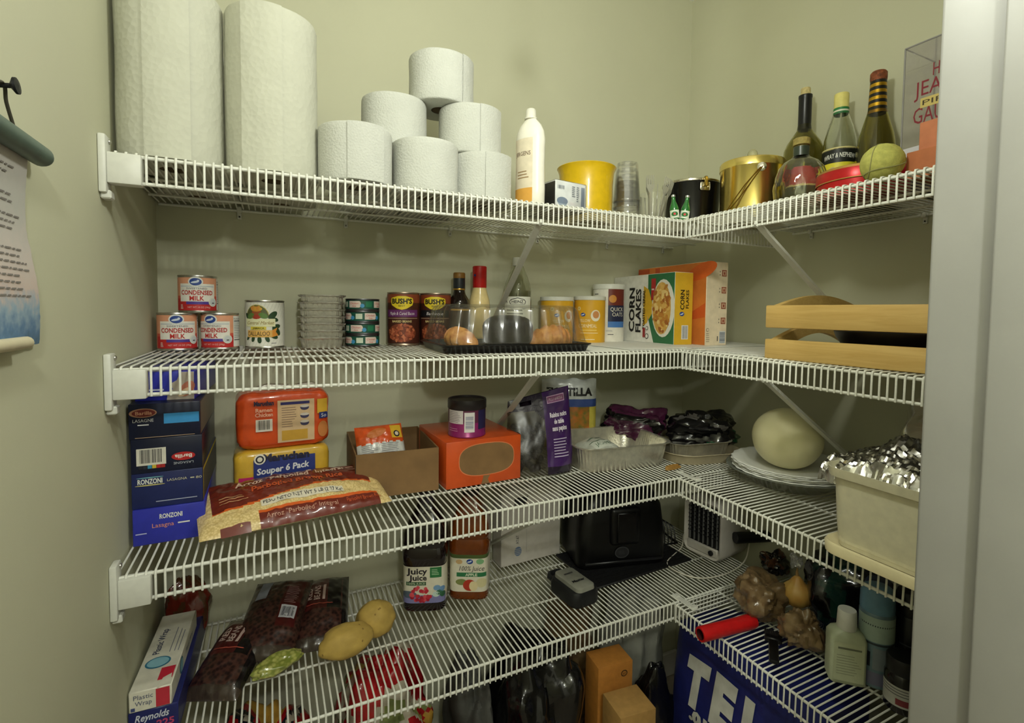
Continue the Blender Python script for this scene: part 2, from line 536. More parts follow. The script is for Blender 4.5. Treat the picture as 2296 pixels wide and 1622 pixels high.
def RZ(k, y):      # standing height on a right-hand shelf
    zc, zr = {1: (330, 331), 2: (2, -2), 3: (-324, -336), 4: (-656, -663)}[k]
    return zc + TOPZ + (zc - zr) / 540.0 * y
# ================================================================ shelf 1: paper, bottles, buckets
def paper_mat(name, scale, strength, col=(200, 201, 193)):
    m = mat(name, col, 0.85, var=0.02, scale=30, spec=0.1)
    nt = m.node_tree; b = nt.nodes['Principled BSDF']; L = nt.links.new
    tc = nt.nodes.new('ShaderNodeTexCoord')
    vz = nt.nodes.new('ShaderNodeTexVoronoi'); vz.inputs['Scale'].default_value = scale
    L(tc.outputs['Object'], vz.inputs['Vector'])
    bp = nt.nodes.new('ShaderNodeBump'); bp.inputs['Strength'].default_value = strength; bp.inputs['Distance'].default_value = 0.003
    L(vz.outputs['Distance'], bp.inputs['Height']); L(bp.outputs['Normal'], b.inputs['Normal'])
    return m
TOWEL = paper_mat('quilted_paper_towel', 110, 0.28, (198, 198, 182))
TISSUE = paper_mat('embossed_toilet_paper', 260, 0.25)
CORE = mat('grey_card_core', (150, 132, 108), 0.9, var=0.1)
def roll_mesh(r, h, rc, m, wob, seed):
    mb = MB()
    def fn(u, v):
        # outer wall, rounded shoulders
        a = 2 * math.pi * u
        prof = [(rc, 0), (r - 5, 0), (r - 1, 1.5), (r, 5), (r, h * .25), (r, h * .5), (r, h * .75), (r, h - 5), (r - 1.2, h - 1.5), (r - 5, h), (rc, h)]
        k = v * (len(prof) - 1); i = min(len(prof) - 2, int(k)); t = k - i
        rr = prof[i][0] + (prof[i + 1][0] - prof[i][0]) * t; z = prof[i][1] + (prof[i + 1][1] - prof[i][1]) * t
        if 1 < v * 10 < 9:
            rr += wob * fbm((math.cos(a) * 2 + seed, math.sin(a) * 2, z * .01), 1.0)
        return (rr * math.cos(a), rr * math.sin(a), z)
    mb.grid(fn, 48, 20, m, wrapu=True)
    return mb
def loose_sheet(r, h, a0, a1, m, seed, lift=1.6, curl=8):
    """the free last sheet: a thin shell that stands off the roll towards its end"""
    mb = MB()
    def f(off):
        def fn(u, v):
            a = a0 + (a1 - a0) * u
            e = lift + off + (u ** 3) * curl * 0.35 + 0.8 * fbm((u * 3 + seed, v * 3, 0), 1.0) * u
            return ((r + e) * math.cos(a), (r + e) * math.sin(a), 2 + (h - 4) * v + 2 * math.sin(u * 3) * (v - .5))
        return fn
    mb.grid(f(0.8), 16, 10, m); mb.grid(f(0.0), 16, 10, m, flip=True)
    return mb
def make_roll(name, label, x, y, z, r, h, rc, m, sheet=None, group=None, seed=0, cat='paper roll'):
    t = thing(name, label, cat, x, y, z, group=group)
    roll_mesh(r, h, rc, m, 1.2, seed).build('paper', t, smooth=60)
    MB().lathe([(rc + .3, 1), (rc + .3, h - 1)], CORE, 24, caps=False).lathe([(rc - 1.2, h - 1), (rc - 1.2, 1)], CORE, 24, caps=False).build('core', t, smooth=60)
    if sheet is not None:
        ca = math.atan2(CAMY - y, CAMX - x)
        loose_sheet(r, h, ca + sheet[0], ca + sheet[1], m, seed).build('loose_sheet', t, smooth=60)
    return t
g = 'paper towel rolls at the left end of the top shelf'
make_roll('paper_towel_roll', 'tall quilted paper towel roll in front, nearest the left wall', -1084, 90, B1, 77, 288, 20, TOWEL, (-.5, .3), g, 1)
make_roll('paper_towel_roll', 'tall quilted paper towel roll in front, beside the toilet rolls', -929, 92, B1, 77, 284, 20, TOWEL, (0.2, -.62), g, 2)
make_roll('paper_towel_roll', 'paper towel roll behind, in the corner at the left wall', -1072, 322, B1, 77, 284, 20, TOWEL, None, g, 3)
make_roll('paper_towel_roll', 'paper towel roll in the back row, second from the left wall', -914, 320, B1, 77, 284, 20, TOWEL, None, g, 4)
g = 'toilet paper rolls stacked on the top shelf'
TPH = 106
make_roll('toilet_roll', 'toilet roll of the front row next to the paper towels, sheet edge hanging loose', -785, 68, B1, 69, TPH, 20, TISSUE, (-.2, .75), g, 5)
make_roll('toilet_roll', 'middle toilet roll of the bottom front row', -642, 84, B1, 68, TPH, 20, TISSUE, None, g, 6)
make_roll('toilet_roll', 'toilet roll of the bottom front row standing beside the white lotion bottle', -506, 112, B1, 67, TPH, 20, TISSUE, (.15, 1.2), g, 7)
make_roll('toilet_roll', 'second-tier toilet roll on the left of the pyramid', -690, 160, B1 + TPH, 69, TPH, 20, TISSUE, None, g, 8)
make_roll('toilet_roll', 'second-tier toilet roll on the right of the pyramid, with a loose sheet', -526, 135, B1 + TPH, 69, TPH, 20, TISSUE, (.35, 1.3), g, 9)
make_roll('toilet_roll', 'single toilet roll at the very top of the pyramid', -590, 150, B1 + 2 * TPH, 69, TPH, 20, TISSUE, (.75, 1.5), g, 10)
make_roll('toilet_roll', 'toilet roll in the back row, leftmost, behind the front rolls', -716, 330, B1, 68, TPH, 20, TISSUE, None, g, 11)
make_roll('toilet_roll', 'toilet roll in the back row, rightmost, behind the front rolls', -575, 330, B1, 68, TPH, 20, TISSUE, None, g, 12)

# white lotion bottle
PEARL = mat('pearl_white_plastic', (238, 234, 220), 0.28, var=0.03, coat=0.3)
t = thing('lotion_bottle', 'pearly white lotion bottle beside the toilet rolls', 'bottle', -404, 66, B1, face(-404, 66, R(-34)))
mb = MB()
pr = [(0, 0), (34, 0), (37, 4), (37.5, 40), (36, 90), (36.5, 130), (37, 150), (34, 168), (27, 182), (19, 191), (14.5, 196), (14, 198)]
mb.lathe(pr, PEARL, 40, sy=.62); mb.build('body', t)
MB().lathe([(14.5, 197), (14.5, 200), (12.5, 201), (11.5, 217), (9, 220), (0, 221)], mat('frosted_white_cap', (225, 222, 208), .35), 24, sy=.95).build('cap', t)
lb = MB()
def lot(u, v, l):
    a = u / 37.0
    rr = 37.4 + .3 * l
    return (rr * math.sin(a), -rr * math.cos(a) * .62, v)
lb.rect(lot, -34, 20, 8, 150, mat('lotion_label_cream', (226, 214, 190), .4), 1, 4)
lb.rect(lot, -34, 20, 8, 40, ink(216, 160, 70), 2, 4)
lb.text(lot, 'JERGENS', -6, 112, 9, ink(90, 60, 40), 3, w=42)
lb.lines(lot, -20, 16, 60, 80, 3, ink(150, 120, 80), 3, t=.3)
lb.build('label', t)

# small white box in shrink wrap
t = thing('soap_carton', 'small white carton in clear wrap with grey printing, before the yellow pot', 'box', -318, 112, B1, R(8))
w, d, h = 92, 140, 64
MB().box(-w / 2, w / 2, -d / 2, d / 2, 0, h, mat('carton_white', (236, 238, 238), .5), bev=1.5).build('carton', t)
pb = MB(); f = F_front(d); f2 = F_left(w)
pb.bars(f, -40, -20, 45, 53, ink(110, 118, 132), 2, 7)
pb.rect(f, 30, 41, 6, 56, ink(150, 160, 178), 1)
pb.lines(f, 2, 12, 30, 56, 6, ink(120, 128, 140), 2, seed=3); pb.lines(f, 16, 24, 20, 56, 8, ink(120, 128, 140), 2, seed=4)
pb.ell(f, -26, 18, 16, 9, ink(130, 146, 168), 1); pb.rect(f, -38, -14, 8, 12, ink(170, 182, 196), 2)
pb.build('print', t)
wr = MB(); wr.box(-w / 2 - 1.5, w / 2 + 1.5, -d / 2 - 1.5, d / 2 + 1.5, -.2, h + 1.5, clear('shrink_wrap', refl=.25, rough=.12), bev=3, seg=2); wr.build('shrink_wrap', t)
# dark open end on its left
MB().box(-w / 2 - .6, -w / 2 - .1, -d / 2 + 2, d / 2 - 2, 3, h - 3, ink(40, 42, 50)).build('side_panel', t)

# yellow pot
t = thing('yellow_pot', 'bright yellow ceramic pot with a flared rim', 'pot', -172, 186, B1)
YEL = mat('yellow_glaze', (226, 186, 24), .28, var=.05, coat=.4)
MB().lathe([(0, 0), (63, 0), (68, 5), (70, 60), (70, 100), (73, 132), (77, 143), (79, 146), (77, 148), (73, 146), (69, 134), (65, 100), (62, 10), (0, 8)], YEL, 48).build('pot_body', t)

# clear plastic tumblers, stacked upside down
CLR = clear('clear_plastic', refl=.25, rough=.1, haze=.035, fr=.5)
for k in range(5):
    t = thing('plastic_tumbler', ['upside-down clear plastic tumbler at the bottom of the stack', 'second clear tumbler from the bottom of the upside-down stack', 'middle clear tumbler of the upside-down stack', 'clear tumbler just under the top of the upside-down stack', 'uppermost clear tumbler of the upside-down stack'][k], 'cup', -50, 168, B1 + k * 17, group='stacked clear tumblers')
    mb = MB()
    mb.lathe([(38, 0), (38.6, 2), (36.8, 4), (30, 98), (27.5, 106), (12, 108), (8, 112), (0, 112)], CLR, 36, caps=False)
    mb.lathe([(39.2, 0.5), (39.2, 3.5)], CLR, 36, caps=False)
    mb.build('cup_wall', t)
# clear caddy with plastic cutlery
t = thing('cutlery_cup', 'ribbed clear cup full of plastic forks next to the black bucket', 'cup', 20, 142, B1)
mb = MB()
for i in range(18):
    a0 = 2 * math.pi * i / 18
    pass
def rib(u, v):
    a = 2 * math.pi * u; rr = (30 + 9 * v) + 1.1 * math.cos(18 * a)
    return (rr * math.cos(a), rr * math.sin(a), 92 * v)
mb.grid(rib, 72, 6, CLR, wrapu=True); mb.lathe([(0, .5), (30, .5)], CLR, 36, caps=False)
mb.build('cup_wall', t)
FORK = mat('clear_grey_fork', (198, 196, 180), .2, trans=.35, var=.05)
def fork_mesh():
    mb = MB()
    mb.box(-4, 4, -1, 1, 0, 100, FORK, bev=.6)
    mb.prism([(-4, 98), (4, 98), (11, 116), (11, 124), (-11, 124), (-11, 116)], -1, 1, FORK)
    for q in (-9, -3, 3, 9):
        mb.box(q - 1.6, q + 1.6, -1, 1, 122, 152, FORK, bev=.5)
    return mb
fm = fork_mesh().build('plastic_fork', smooth=30); fmd = fm.data; bpy.data.objects.remove(fm)
for i, (dx, dy, tx, ty, rz, wh) in enumerate([(10, -12, .16, .30, .4, 'leaning furthest right, tines clear of the rim'), (2, -16, .10, .20, .1, 'nearest the front of the cup'), (14, 4, .05, .36, .9, 'on the black bucket side'), (-6, 6, -.08, .05, .2, 'upright at the back'), (-12, -8, .1, -.08, -.3, 'on the tumbler side')]):
    o = bpy.data.objects.new('plastic_fork', fmd); COL.objects.link(o)
    o.location = P3(20 + dx, 142 + dy, B1 + 6); o.rotation_euler = (tx, ty, rz); o.scale = (1, 1, .88)
    tag(o, 'clear plastic fork in the ribbed cup, ' + wh, 'fork', 'plastic forks in the ribbed cup')

# two miniature green bottles in front of the black bucket
GRN = mat('green_bottle_glass', (48, 128, 58), .1, var=.1, trans=.25, coat=.5)
for (x, y, tl, lab) in ((2, 34, .10, 'left miniature green glass bottle before the black bucket'), (27, 30, -.12, 'right miniature green glass bottle before the black bucket')):
    t = thing('mini_bottle', lab, 'bottle', x, y, B1, face(x, y), group='miniature green bottles')
    t.rotation_euler = (0, -tl, face(x, y))
    MB().lathe([(0, 0), (10, 0), (11.5, 2), (11.5, 34), (9, 42), (5.2, 52), (4.2, 64), (4.6, 66), (0, 66)], GRN, 20).build('bottle_body', t)
    MB().lathe([(4.9, 63), (5.2, 64), (5, 68), (0, 69)], mat('mini_cap_silver', (200, 205, 200), .3, .6), 14).build('cap', t)
    l = MB(); f = F_cyl(11.6)
    l.rect(f, -14, 14, 8, 28, ink(222, 232, 214), 1, 4); l.ell(f, 0, 18, 8, 6, ink(30, 110, 50), 2); l.ell(f, 0, 18, 3, 3, ink(200, 40, 40), 3)
    l.build('label', t)

# black ice bucket
t = thing('ice_bucket', 'glossy black ice bucket with chrome rim and handle lugs', 'bucket', 166, 146, B1, face(166, 146, R(25)))
BLKG = mat('black_gloss_vinyl', (9, 9, 10), .22, var=.2, coat=.3)
CHR = mat('chrome', (215, 210, 196), .12, 1.0, var=.05)
MB().lathe([(0, 0), (66, 0), (72, 6), (80, 128), (82, 132), (80, 136), (78, 132), (70, 10), (0, 6)], BLKG, 48).build('bucket_body', t)
MB().lathe([(80.5, 130), (83, 132), (83, 136), (81, 138), (79, 137)], CHR, 48, caps=False).build('rim', t)
for s in (-1, 1):
    lg = MB().box(-14, 14, -85, -80, 102, 126, CHR, bev=4, seg=2).box(-5, 5, -92, -84, 112, 140, mat('brass_lug', (150, 130, 70), .3, 1.0), bev=2)
    for q in (-9, 9):
        lg.lathe([(2.6, 0), (2.6, 1.5), (0, 2)], CHR, 10, Matrix.Translation((q, -85, 112)) @ Matrix.Rotation(R(90), 4, 'X'))
    lo = lg.build('handle_lug', t); lo.rotation_euler = (0, 0, 0 if s < 0 else math.pi)

# gold ice bucket with lid, knob and bail handle
t = thing('ice_bucket', 'shiny gold lidded ice bucket with a clear knob and wire handle', 'bucket', 212, -22, B1, face(212, -22))
GOLD = mat('polished_gold', (240, 216, 130), .22, 1.0, var=.05, scale=20)
MB().lathe([(0, 0), (74, 0), (78, 4), (78, 140), (79.5, 142), (79.5, 146), (0, 146)], GOLD, 56).build('bucket_body', t)
MB().lathe([(80.5, 142), (80.5, 158), (78, 162), (40, 168), (0, 170)], GOLD, 56).build('lid', t)
MB().lathe([(0, 168), (5, 168), (5, 173), (9, 175), (12, 181), (13, 187), (11, 193), (6, 198), (0, 199)], mat('knob_glass', (226, 224, 190), .06, trans=.7), 20).build('knob', t)
hb = MB()
hb.lathe([(11, 0), (11, 3), (6, 5), (0, 5)], CHR, 18, Matrix.Translation((22, -75, 132)) @ Matrix.Rotation(R(90), 4, 'X') )
hb.build('handle_boss', t)
hn = MB()
hn.tube([(24, -82, 132), (-6, -84, 88), (-38, -82, 44), (-66, -72, 14)], 1.6, mat('brass_wire', (150, 118, 48), .35, 1.0), 6)
hn.tube([(20, -82, 131), (-16, -86, 88), (-46, -84, 44), (-66, -72, 12)], 1.6, mat('brass_wire', (150, 118, 48), .35, 1.0), 6)
hn.build('bail_handle', t)

# glass bottles
def glass(name, rgb, rough=.03, ior=1.45):
    return mat(name, rgb, rough, trans=1.0, ior=ior, var=.02)
OLIVE = glass('olive_glass', (186, 180, 104), .06)
DOLIVE = glass('dark_olive_glass', (190, 182, 100), .05)
CLEARG = glass('clear_glass', (246, 248, 240), .02)
def shell(prof, t_):
    """outer profile + inner wall"""
    inner = [(max(0.0, r - t_), z + (t_ if i == 0 else 0)) for i, (r, z) in enumerate(prof)][::-1]
    return prof + [(prof[-1][0] - t_ * .6, prof[-1][1])] + [(r, z) for r, z in inner if r >= 0]
# wine magnum
x, y = 340, -76
t = thing('wine_bottle', 'dark olive wine magnum with black foil neck, pale cork and red label', 'bottle', x, y, B1, face(x, y))
pr = [(0, 8), (30, 4), (44, 0), (48, 4), (49, 12), (49, 180), (47, 200), (40, 218), (27, 238), (18, 252), (15.5, 268), (15, 300), (15, 336)]
MB().lathe(shell(pr, 3), OLIVE, 40, caps=False).build('glass', t)
MB().lathe([(16.2, 252), (15.8, 262), (15.6, 334), (16.5, 336), (16.5, 343), (13.5, 344)], mat('black_foil', (20, 20, 26), .3, var=.1), 28, caps=False).build('foil', t)
MB().lathe([(11.5, 330), (11.5, 360), (10.8, 362), (0, 362)], mat('cork', (214, 196, 140), .9, var=.15, scale=200), 18).build('cork', t)
l = MB(); f = F_cyl(49.3); l.rect(f, -75, 75, 98, 146, ink(186, 36, 46), 1); l.rect(f, -75, 75, 98, 102, ink(220, 190, 120), 2)
l.build('label', t)
# clear rum bottle
x, y = 346, -168
t = thing('rum_bottle', 'clear glass rum bottle with pale yellow cap and black and yellow label', 'bottle', x, y, B1, face(x, y))
pr = [(0, 6), (24, 3), (34, 0), (36.5, 3), (37, 10), (37, 176), (35, 200), (29, 226), (21, 252), (16, 268), (14.5, 274), (14.5, 286)]
MB().lathe(shell(pr, 2.6), CLEARG, 40, caps=False).build('glass', t)
MB().lathe([(16.2, 276), (16.2, 312), (15.2, 314), (0, 314)], mat('pale_yellow_cap', (232, 220, 132), .4), 28).build('cap', t)
l = MB(); f = F_cyl(37.2)
l.rect(f, -58, 58, 70, 172, ink(236, 222, 60), 1); l.rect(f, -58, 58, 138, 172, ink(22, 26, 24), 2); l.rect(f, -58, 58, 170, 175, ink(226, 214, 150), 2)
l.text(f, 'WRAY & NEPHEW', 0, 146, 11, ink(232, 232, 226), 3, w=72, shear=.1, arc=4, bold=.02)
l.ell(f, -14, 118, 9, 10, ink(210, 190, 130), 2); l.ell(f, 18, 118, 10, 10, ink(120, 84, 30), 2); l.ell(f, -10, 112, 7, 7, ink(240, 236, 220), 3)
l.build('label', t)
n_ = MB(); f = F_cyl(16.6); n_.rect(f, -50, 50, 262, 278, ink(46, 128, 70), 1, 3); n_.rect(f, -50, 50, 268, 272, ink(226, 226, 206), 2, 3); n_.build('neck_label', t)
# champagne bottle
x, y = 347, -252
t = thing('champagne_bottle', 'olive champagne bottle with gold and black banded foil neck', 'bottle', x, y, B1, face(x, y))
pr = [(0, 12), (24, 6), (38, 0), (41, 4), (41.5, 14), (41.5, 120), (40, 150), (35, 185), (27, 215), (20, 240), (16.5, 262), (15, 300), (15, 312)]
MB().lathe(shell(pr, 3.4), DOLIVE, 40, caps=False).build('glass', t)
GF = mat('gold_foil', (206, 160, 52), .3, 1.0, var=.15); BF = mat('black_foil_band', (16, 15, 14), .35)
pf = []; mf = []
z = 236.0
for i in range(10):
    pf.append((19.2 - (i * .28), z)); mf.append(GF if i % 2 == 0 else BF); z += 7.6
pf.append((16.4, z))
MB().lathe(pf, mf, 32, caps=False).build('foil', t)
MB().lathe([(16.4, 311), (17.2, 318), (17, 330), (14, 334), (0, 334)], mat('rust_foil_top', (150, 84, 52), .6, .3, var=.3, scale=150, bump=.5), 24).build('cap', t)
# round cut-glass decanter
x, y = 134, -214
t = thing('decanter', 'squat round cut-glass decanter with cork stopper at shelf edge', 'decanter', x, y, B1, face(x, y))
def dec(off):
    def fn(u, v):
        pr = [(34, 0), (44, 3), (52, 22), (55, 48), (53, 72), (46, 92), (34, 106), (20, 114), (15, 120), (14, 132), (15, 140)]
        k = v * (len(pr) - 1); i = min(len(pr) - 2, int(k)); q = k - i
        rr = pr[i][0] + (pr[i + 1][0] - pr[i][0]) * q; zz = pr[i][1] + (pr[i + 1][1] - pr[i][1]) * q
        a = 2 * math.pi * u
        flute = 1.8 * abs(math.sin(a * 7 + (1.2 if zz > 60 else 0))) * min(1, max(0, (118 - zz) / 40))
        return ((rr - flute - off) * math.cos(a), (rr - flute - off) * .82 * math.sin(a), zz + (off if v == 0 else 0))
    return fn
mb = MB(); mb.grid(dec(0), 84, 30, CLEARG, wrapu=True); mb.grid(dec(2), 84, 30, CLEARG, wrapu=True, flip=True)
mb.lathe([(0, 1), (34, 0)], CLEARG, 84, sy=.82, caps=False); mb.build('glass', t)
MB().lathe([(16, 118), (16, 138)], mat('dark_collar', (52, 62, 52), .3), 24, caps=False).build('collar', t)
MB().lathe([(11, 132), (11, 141), (17, 142), (17.5, 148), (17, 156), (14, 158), (0, 158)], mat('stopper_cork', (168, 150, 84), .7, var=.2, scale=150), 24).build('stopper', t)

# red round tin
x, y = 156, -336
t = thing('cookie_tin', 'round red metal tin with gold-edged lid behind the pale ball', 'tin', x, y, RZ(1, y))
RED = mat('red_lacquer', (190, 26, 30), .3, .3, var=.12, scale=30)
MB().lathe([(0, 0), (80, 0), (82, 2), (82, 42)], RED, 56, caps=False).build('tin_body', t)
MB().lathe([(83.6, 30), (83.6, 52), (81, 56), (76, 54), (0, 53)], RED, 56, caps=False).build('lid', t)
ed = MB().lathe([(83.9, 30), (84.3, 31), (83.9, 32)], mat('gold_line', (206, 160, 90), .3, .8), 56, caps=False).lathe([(83.9, 51), (82.5, 55), (81, 56.5)], mat('gold_line', (206, 160, 90), .3, .8), 56, caps=False)
ed.build('gold_edge', t)
# flat black box behind the tin
t = thing('flat_box', 'flat glossy black box lying between the tin and the bottles', 'box', 276, -258, RZ(1, -250), R(4))
w, d, h = 70, 150, 96
BG = mat('black_satin_board', (26, 28, 32), .3, var=.3, scale=12)
MB().box(-w / 2, w / 2, -d / 2, d / 2, 0, 62, BG, bev=1.5).build('tray', t)
MB().box(-w / 2 - 1.5, w / 2 + 1.5, -d / 2 - 1.5, d / 2 + 1.5, 58, h, BG, bev=1.5).build('lid', t)
# pale ball
x, y = 41, -434
t = thing('tennis_ball', 'worn pale yellow-green felt ball at the front of the top right shelf', 'ball', x, y, RZ(1, y) + 33)
FELT = mat('worn_felt', (190, 188, 104), .95, var=.12, scale=120, bump=.6, bscale=900, spec=.1)
mb = MB()
def ball(u, v):
    a = 2 * math.pi * u; b = math.pi * (v - .5)
    p = Vector((math.cos(a) * math.cos(b), math.sin(a) * math.cos(b), math.sin(b)))
    rr = 33.5 + .8 * fbm(p, 3)
    return (p * rr)
mb.grid(ball, 48, 24, FELT, wrapu=True); mb.build('felt', t)
sm = MB(); pts = []
for i in range(64):
    a = 2 * math.pi * i / 64
    A, Bq = .44, .56
    pts.append(Vector((A * math.cos(a) * 1 + (1 - A) * math.cos(3 * a), A * math.sin(a) - (1 - A) * math.sin(3 * a), 2 * math.sqrt(A * (1 - A)) * math.sin(2 * a))).normalized() * 33.9)
sm.tube(pts, .9, mat('ball_seam', (150, 148, 96), .9), 5, Matrix.Rotation(.7, 4, 'Y') @ Matrix.Rotation(.5, 4, 'X'), closed=True); sm.build('seam', t)
# black and white flat carton
x, y = 226, -448
t = thing('flat_carton', 'flat carton with white top and black side beside the pale ball', 'box', x, y, RZ(1, y), R(-6))
MB().box(-60, 60, -50, 50, 0, 58, mat('carton_black', (22, 22, 30), .4), bev=1).build('base', t)
MB().box(-60.5, 60.5, -50.5, 50.5, 58, 86, mat('carton_greywhite', (206, 208, 214), .45, var=.08, scale=18), bev=1).build('lid', t)
# rust brown boxes
for (x, y, z0, w, d, h, lab) in ((108, -505, 0, 100, 80, 46, 'low rust brown box at the jamb end of the top right shelf'), (112, -508, 46, 70, 70, 52, 'small orange-brown box standing on the low rust box')):
    t = thing('rust_box', lab, 'box', x, y, RZ(1, y) + z0, R(-4), group='rust brown boxes')
    MB().box(-w / 2, w / 2, -d / 2, d / 2, 0, h, mat('rust_board_%d' % h, (178, 104, 62) if h < 50 else (190, 116, 78), .6), bev=1).build('carton', t)
# clear gift case with printed lettering
x, y = 346, -432
t = thing('gift_case', 'tall clear plastic gift case with dark red lettering by the jamb', 'case', x, y, RZ(1, y), R(-90))
w, d, h = 190, 120, 332
CAS = clear('gift_case_plastic', (.96, .95, .95), refl=.18, rough=.1, haze=.16, hazecol=(190, 184, 186))
cs = MB(); cs.box(-w / 2, w / 2, -d / 2, d / 2, 0, h, CAS, bev=2); cs.build('case_wall', t)
ee = MB()
for sx_ in (-1, 1):
    for sy_ in (-1, 1):
        ee.tube([(sx_ * w / 2, sy_ * d / 2, 2), (sx_ * w / 2, sy_ * d / 2, h - 2)], 1.6, mat('case_edge', (150, 148, 146), .3), 6)
ee.tube([(-w / 2, -d / 2, h), (w / 2, -d / 2, h)], 1.6, mat('case_edge', (150, 148, 146), .3), 6); ee.tube([(-w / 2, -d / 2, h), (-w / 2, d / 2, h)], 1.6, mat('case_edge', (150, 148, 146), .3), 6)
ee.build('case_edges', t)
pp = MB(); f = F_front(d); DR = ink(130, 30, 44)
for s_, cu_, cv_, hh, ww in (('HAN', 14, 256, 26, 40), ('JEAN', -2, 222, 30, 72), ('GAULT', 4, 166, 32, 84), ('IER', 12, 136, 26, 40)):
    pp.text(f, s_, cu_ - 36, cv_, hh, DR, 2, w=ww)
pp.rect(f, -62, 30, 196, 216, ink(206, 186, 110), 3); pp.text(f, 'PIPER-', -18, 201, 10, ink(70, 56, 30), 4, w=80)
pp.build('lettering', t)
# ================================================================ shelf 2: cans, sauces, cereal, crate
def can(name, label, x, y, z, r, h, delta=0.0, group=None, rim=None, cat='can'):
    t = thing(name, label, cat, x, y, z, face(x, y, delta), group)
    m = rim or STEEL
    MB().lathe([(0, 2), (r - 4, 2), (r - 2, 0), (r + .6, 0), (r + 1, 2), (r - .4, 4.5), (r - .4, h - 4.5), (r + 1, h - 2), (r + .6, h), (r - 2, h), (r - 3, h - 3), (0, h - 3)], m, 40).build('can_body', t)
    return t
def logo(mb, f, cu, cv, w, lay, halo=True):
    if halo:
        mb.ell(f, cu, cv, w * .62, w * .5, ink(236, 236, 228), lay)
    mb.ell(f, cu, cv, w * .5, w * .36, ink(38, 70, 150), lay + 1)
    mb.ell(f, cu - w * .05, cv - w * .03, w * .34, w * .1, ink(216, 226, 240), lay + 2, rot=.2)
    mb.ell(f, cu + w * .2, cv + w * .1, w * .1, w * .1, ink(216, 226, 240), lay + 2)
def milk_label(t, r, h):
    mb = MB(); f = F_cyl(r)
    c = math.pi * r
    PE, RD, WH = ink(232, 164, 128), ink(196, 44, 44), ink(240, 236, 226)
    mb.rect(f, -c, c, 5, h - 5, PE, 1); mb.rect(f, -46, 46, 5, 30, RD, 2); mb.rect(f, -46, 46, 30, 36, ink(214, 92, 74), 2)
    mb.rect(f, -34, 36, 24, 62, WH, 3)
    logo(mb, f, -2, 66, 22, 4)
    mb.rect(f, -32, 34, 56, 56.8, ink(120, 150, 190), 4)
    mb.text(f, 'SWEETENED', 0, 50, 3.6, ink(60, 60, 90), 4, w=38)
    mb.text(f, 'CONDENSED', 0, 38.5, 9.2, ink(190, 38, 36), 6, w=60, bold=.02)
    mb.text(f, 'MILK', 0, 26.2, 9.6, ink(190, 38, 36), 6, w=26, bold=.02)
    mb.rect(f, -20, 24, 18, 24, ink(84, 60, 150), 4)
    mb.ell(f, 31, 23, 9.5, 9.5, ink(226, 226, 216), 5); mb.ell(f, 31, 23, 7, 7, ink(206, 212, 214), 6); mb.ell(f, 31, 21, 3, 1.2, ink(60, 60, 70), 7)
    mb.text(f, 'NET WT 14 OZ (396g)', 4, 10, 3.6, ink(240, 200, 190), 4, w=42)
    mb.lines(f, -33, -26, 8, 18, 4, ink(236, 226, 216), 4)
    mb.rect(f, 44, 74, 6, h - 6, ink(232, 232, 226), 3); mb.text(f, 'Nutrition Facts', 58, 66, 3.2, ink(40, 40, 46), 4, w=26)
    mb.lines(f, 46, 72, 24, 62, 10, ink(120, 130, 140), 4, t=.25, seed=3); mb.rect(f, 46, 72, 62, 63.6, ink(30, 34, 46), 4); mb.rect(f, 46, 72, 20, 21.6, ink(30, 34, 46), 4)
    mb.build('label', t)
g = 'condensed milk cans stacked at the left'
for lab, x, y, z, dl in (('lower left condensed milk can nearest the left wall', -1117, 336, B2, 0), ('lower right condensed milk can turned to show its nutrition panel', -1038, 344, B2, R(-27)), ('condensed milk can stacked on top of the two others', -1079, 341, B2 + 80.4, R(-3))):
    t = can('condensed_milk_can', lab, x, y, z, 36.5, 80, dl, g); milk_label(t, 36.5, 80)
# greens can
x, y = -948, 356
t = can('greens_can', 'white can with a round picture, green leaves and a pale banner', x, y, B2, 41, 110, R(-8))
mb = MB(); f = F_cyl(41); c = math.pi * 41
W = ink(238, 236, 224); GL = ink(44, 72, 44); MG = ink(92, 128, 60)
mb.rect(f, -c, c, 5, 105, W, 1)
for i in range(-14, 15):
    mb.poly(f, [(i * 8, 6), (i * 8 + 1, 6), (i * 8 + 9, 20), (i * 8 + 8, 20)], ink(214, 212, 200), 2)
    mb.poly(f, [(i * 8, 70), (i * 8 + 1, 70), (i * 8 + 16, 104), (i * 8 + 15, 104)], ink(214, 212, 200), 2)
mb.ell(f, -12, 70, 27, 30, ink(206, 190, 90), 2, a0=0, a1=180); mb.ell(f, -12, 70, 25.5, 28.5, ink(92, 96, 56), 3, a0=0, a1=180)
mb.ell(f, -12, 80, 10, 12, ink(156, 84, 50), 4); mb.ell(f, -12, 90, 12, 6, ink(212, 150, 60), 5)
for q in range(6):
    mb.ell(f, -21 + q * 3.6, 92 + 2 * math.sin(q * 2.1), 3.4, 3.2, ink(214, 140 + 12 * (q % 3), 60), 6)
mb.ell(f, -25, 74, 9, 6, MG, 5, rot=.5); mb.ell(f, 2, 75, 10, 6, MG, 5, rot=-.4); mb.ell(f, -12, 72, 9, 5, ink(170, 60, 44), 5)
for (u, v, a, s) in ((22, 76, .7, 12), (26, 66, -.2, 9), (30, 50, .2, 10), (30, 40, -.9, 13), (24, 28, -.5, 10), (-20, 22, -1.8, 7), (-6, 20, -1.5, 8), (10, 22, -1.2, 8), (-34, 24, -2.2, 6), (-36, 74, 2.2, 8)):
    mb.ell(f, u, v, s, s * .55, GL, 3, rot=a)
mb.rect(f, -40, 27, 50, 68, ink(234, 232, 190), 5); mb.text(f, 'Central Market', -5, 55, 7.5, ink(150, 120, 40), 6, w=58, shear=.35)
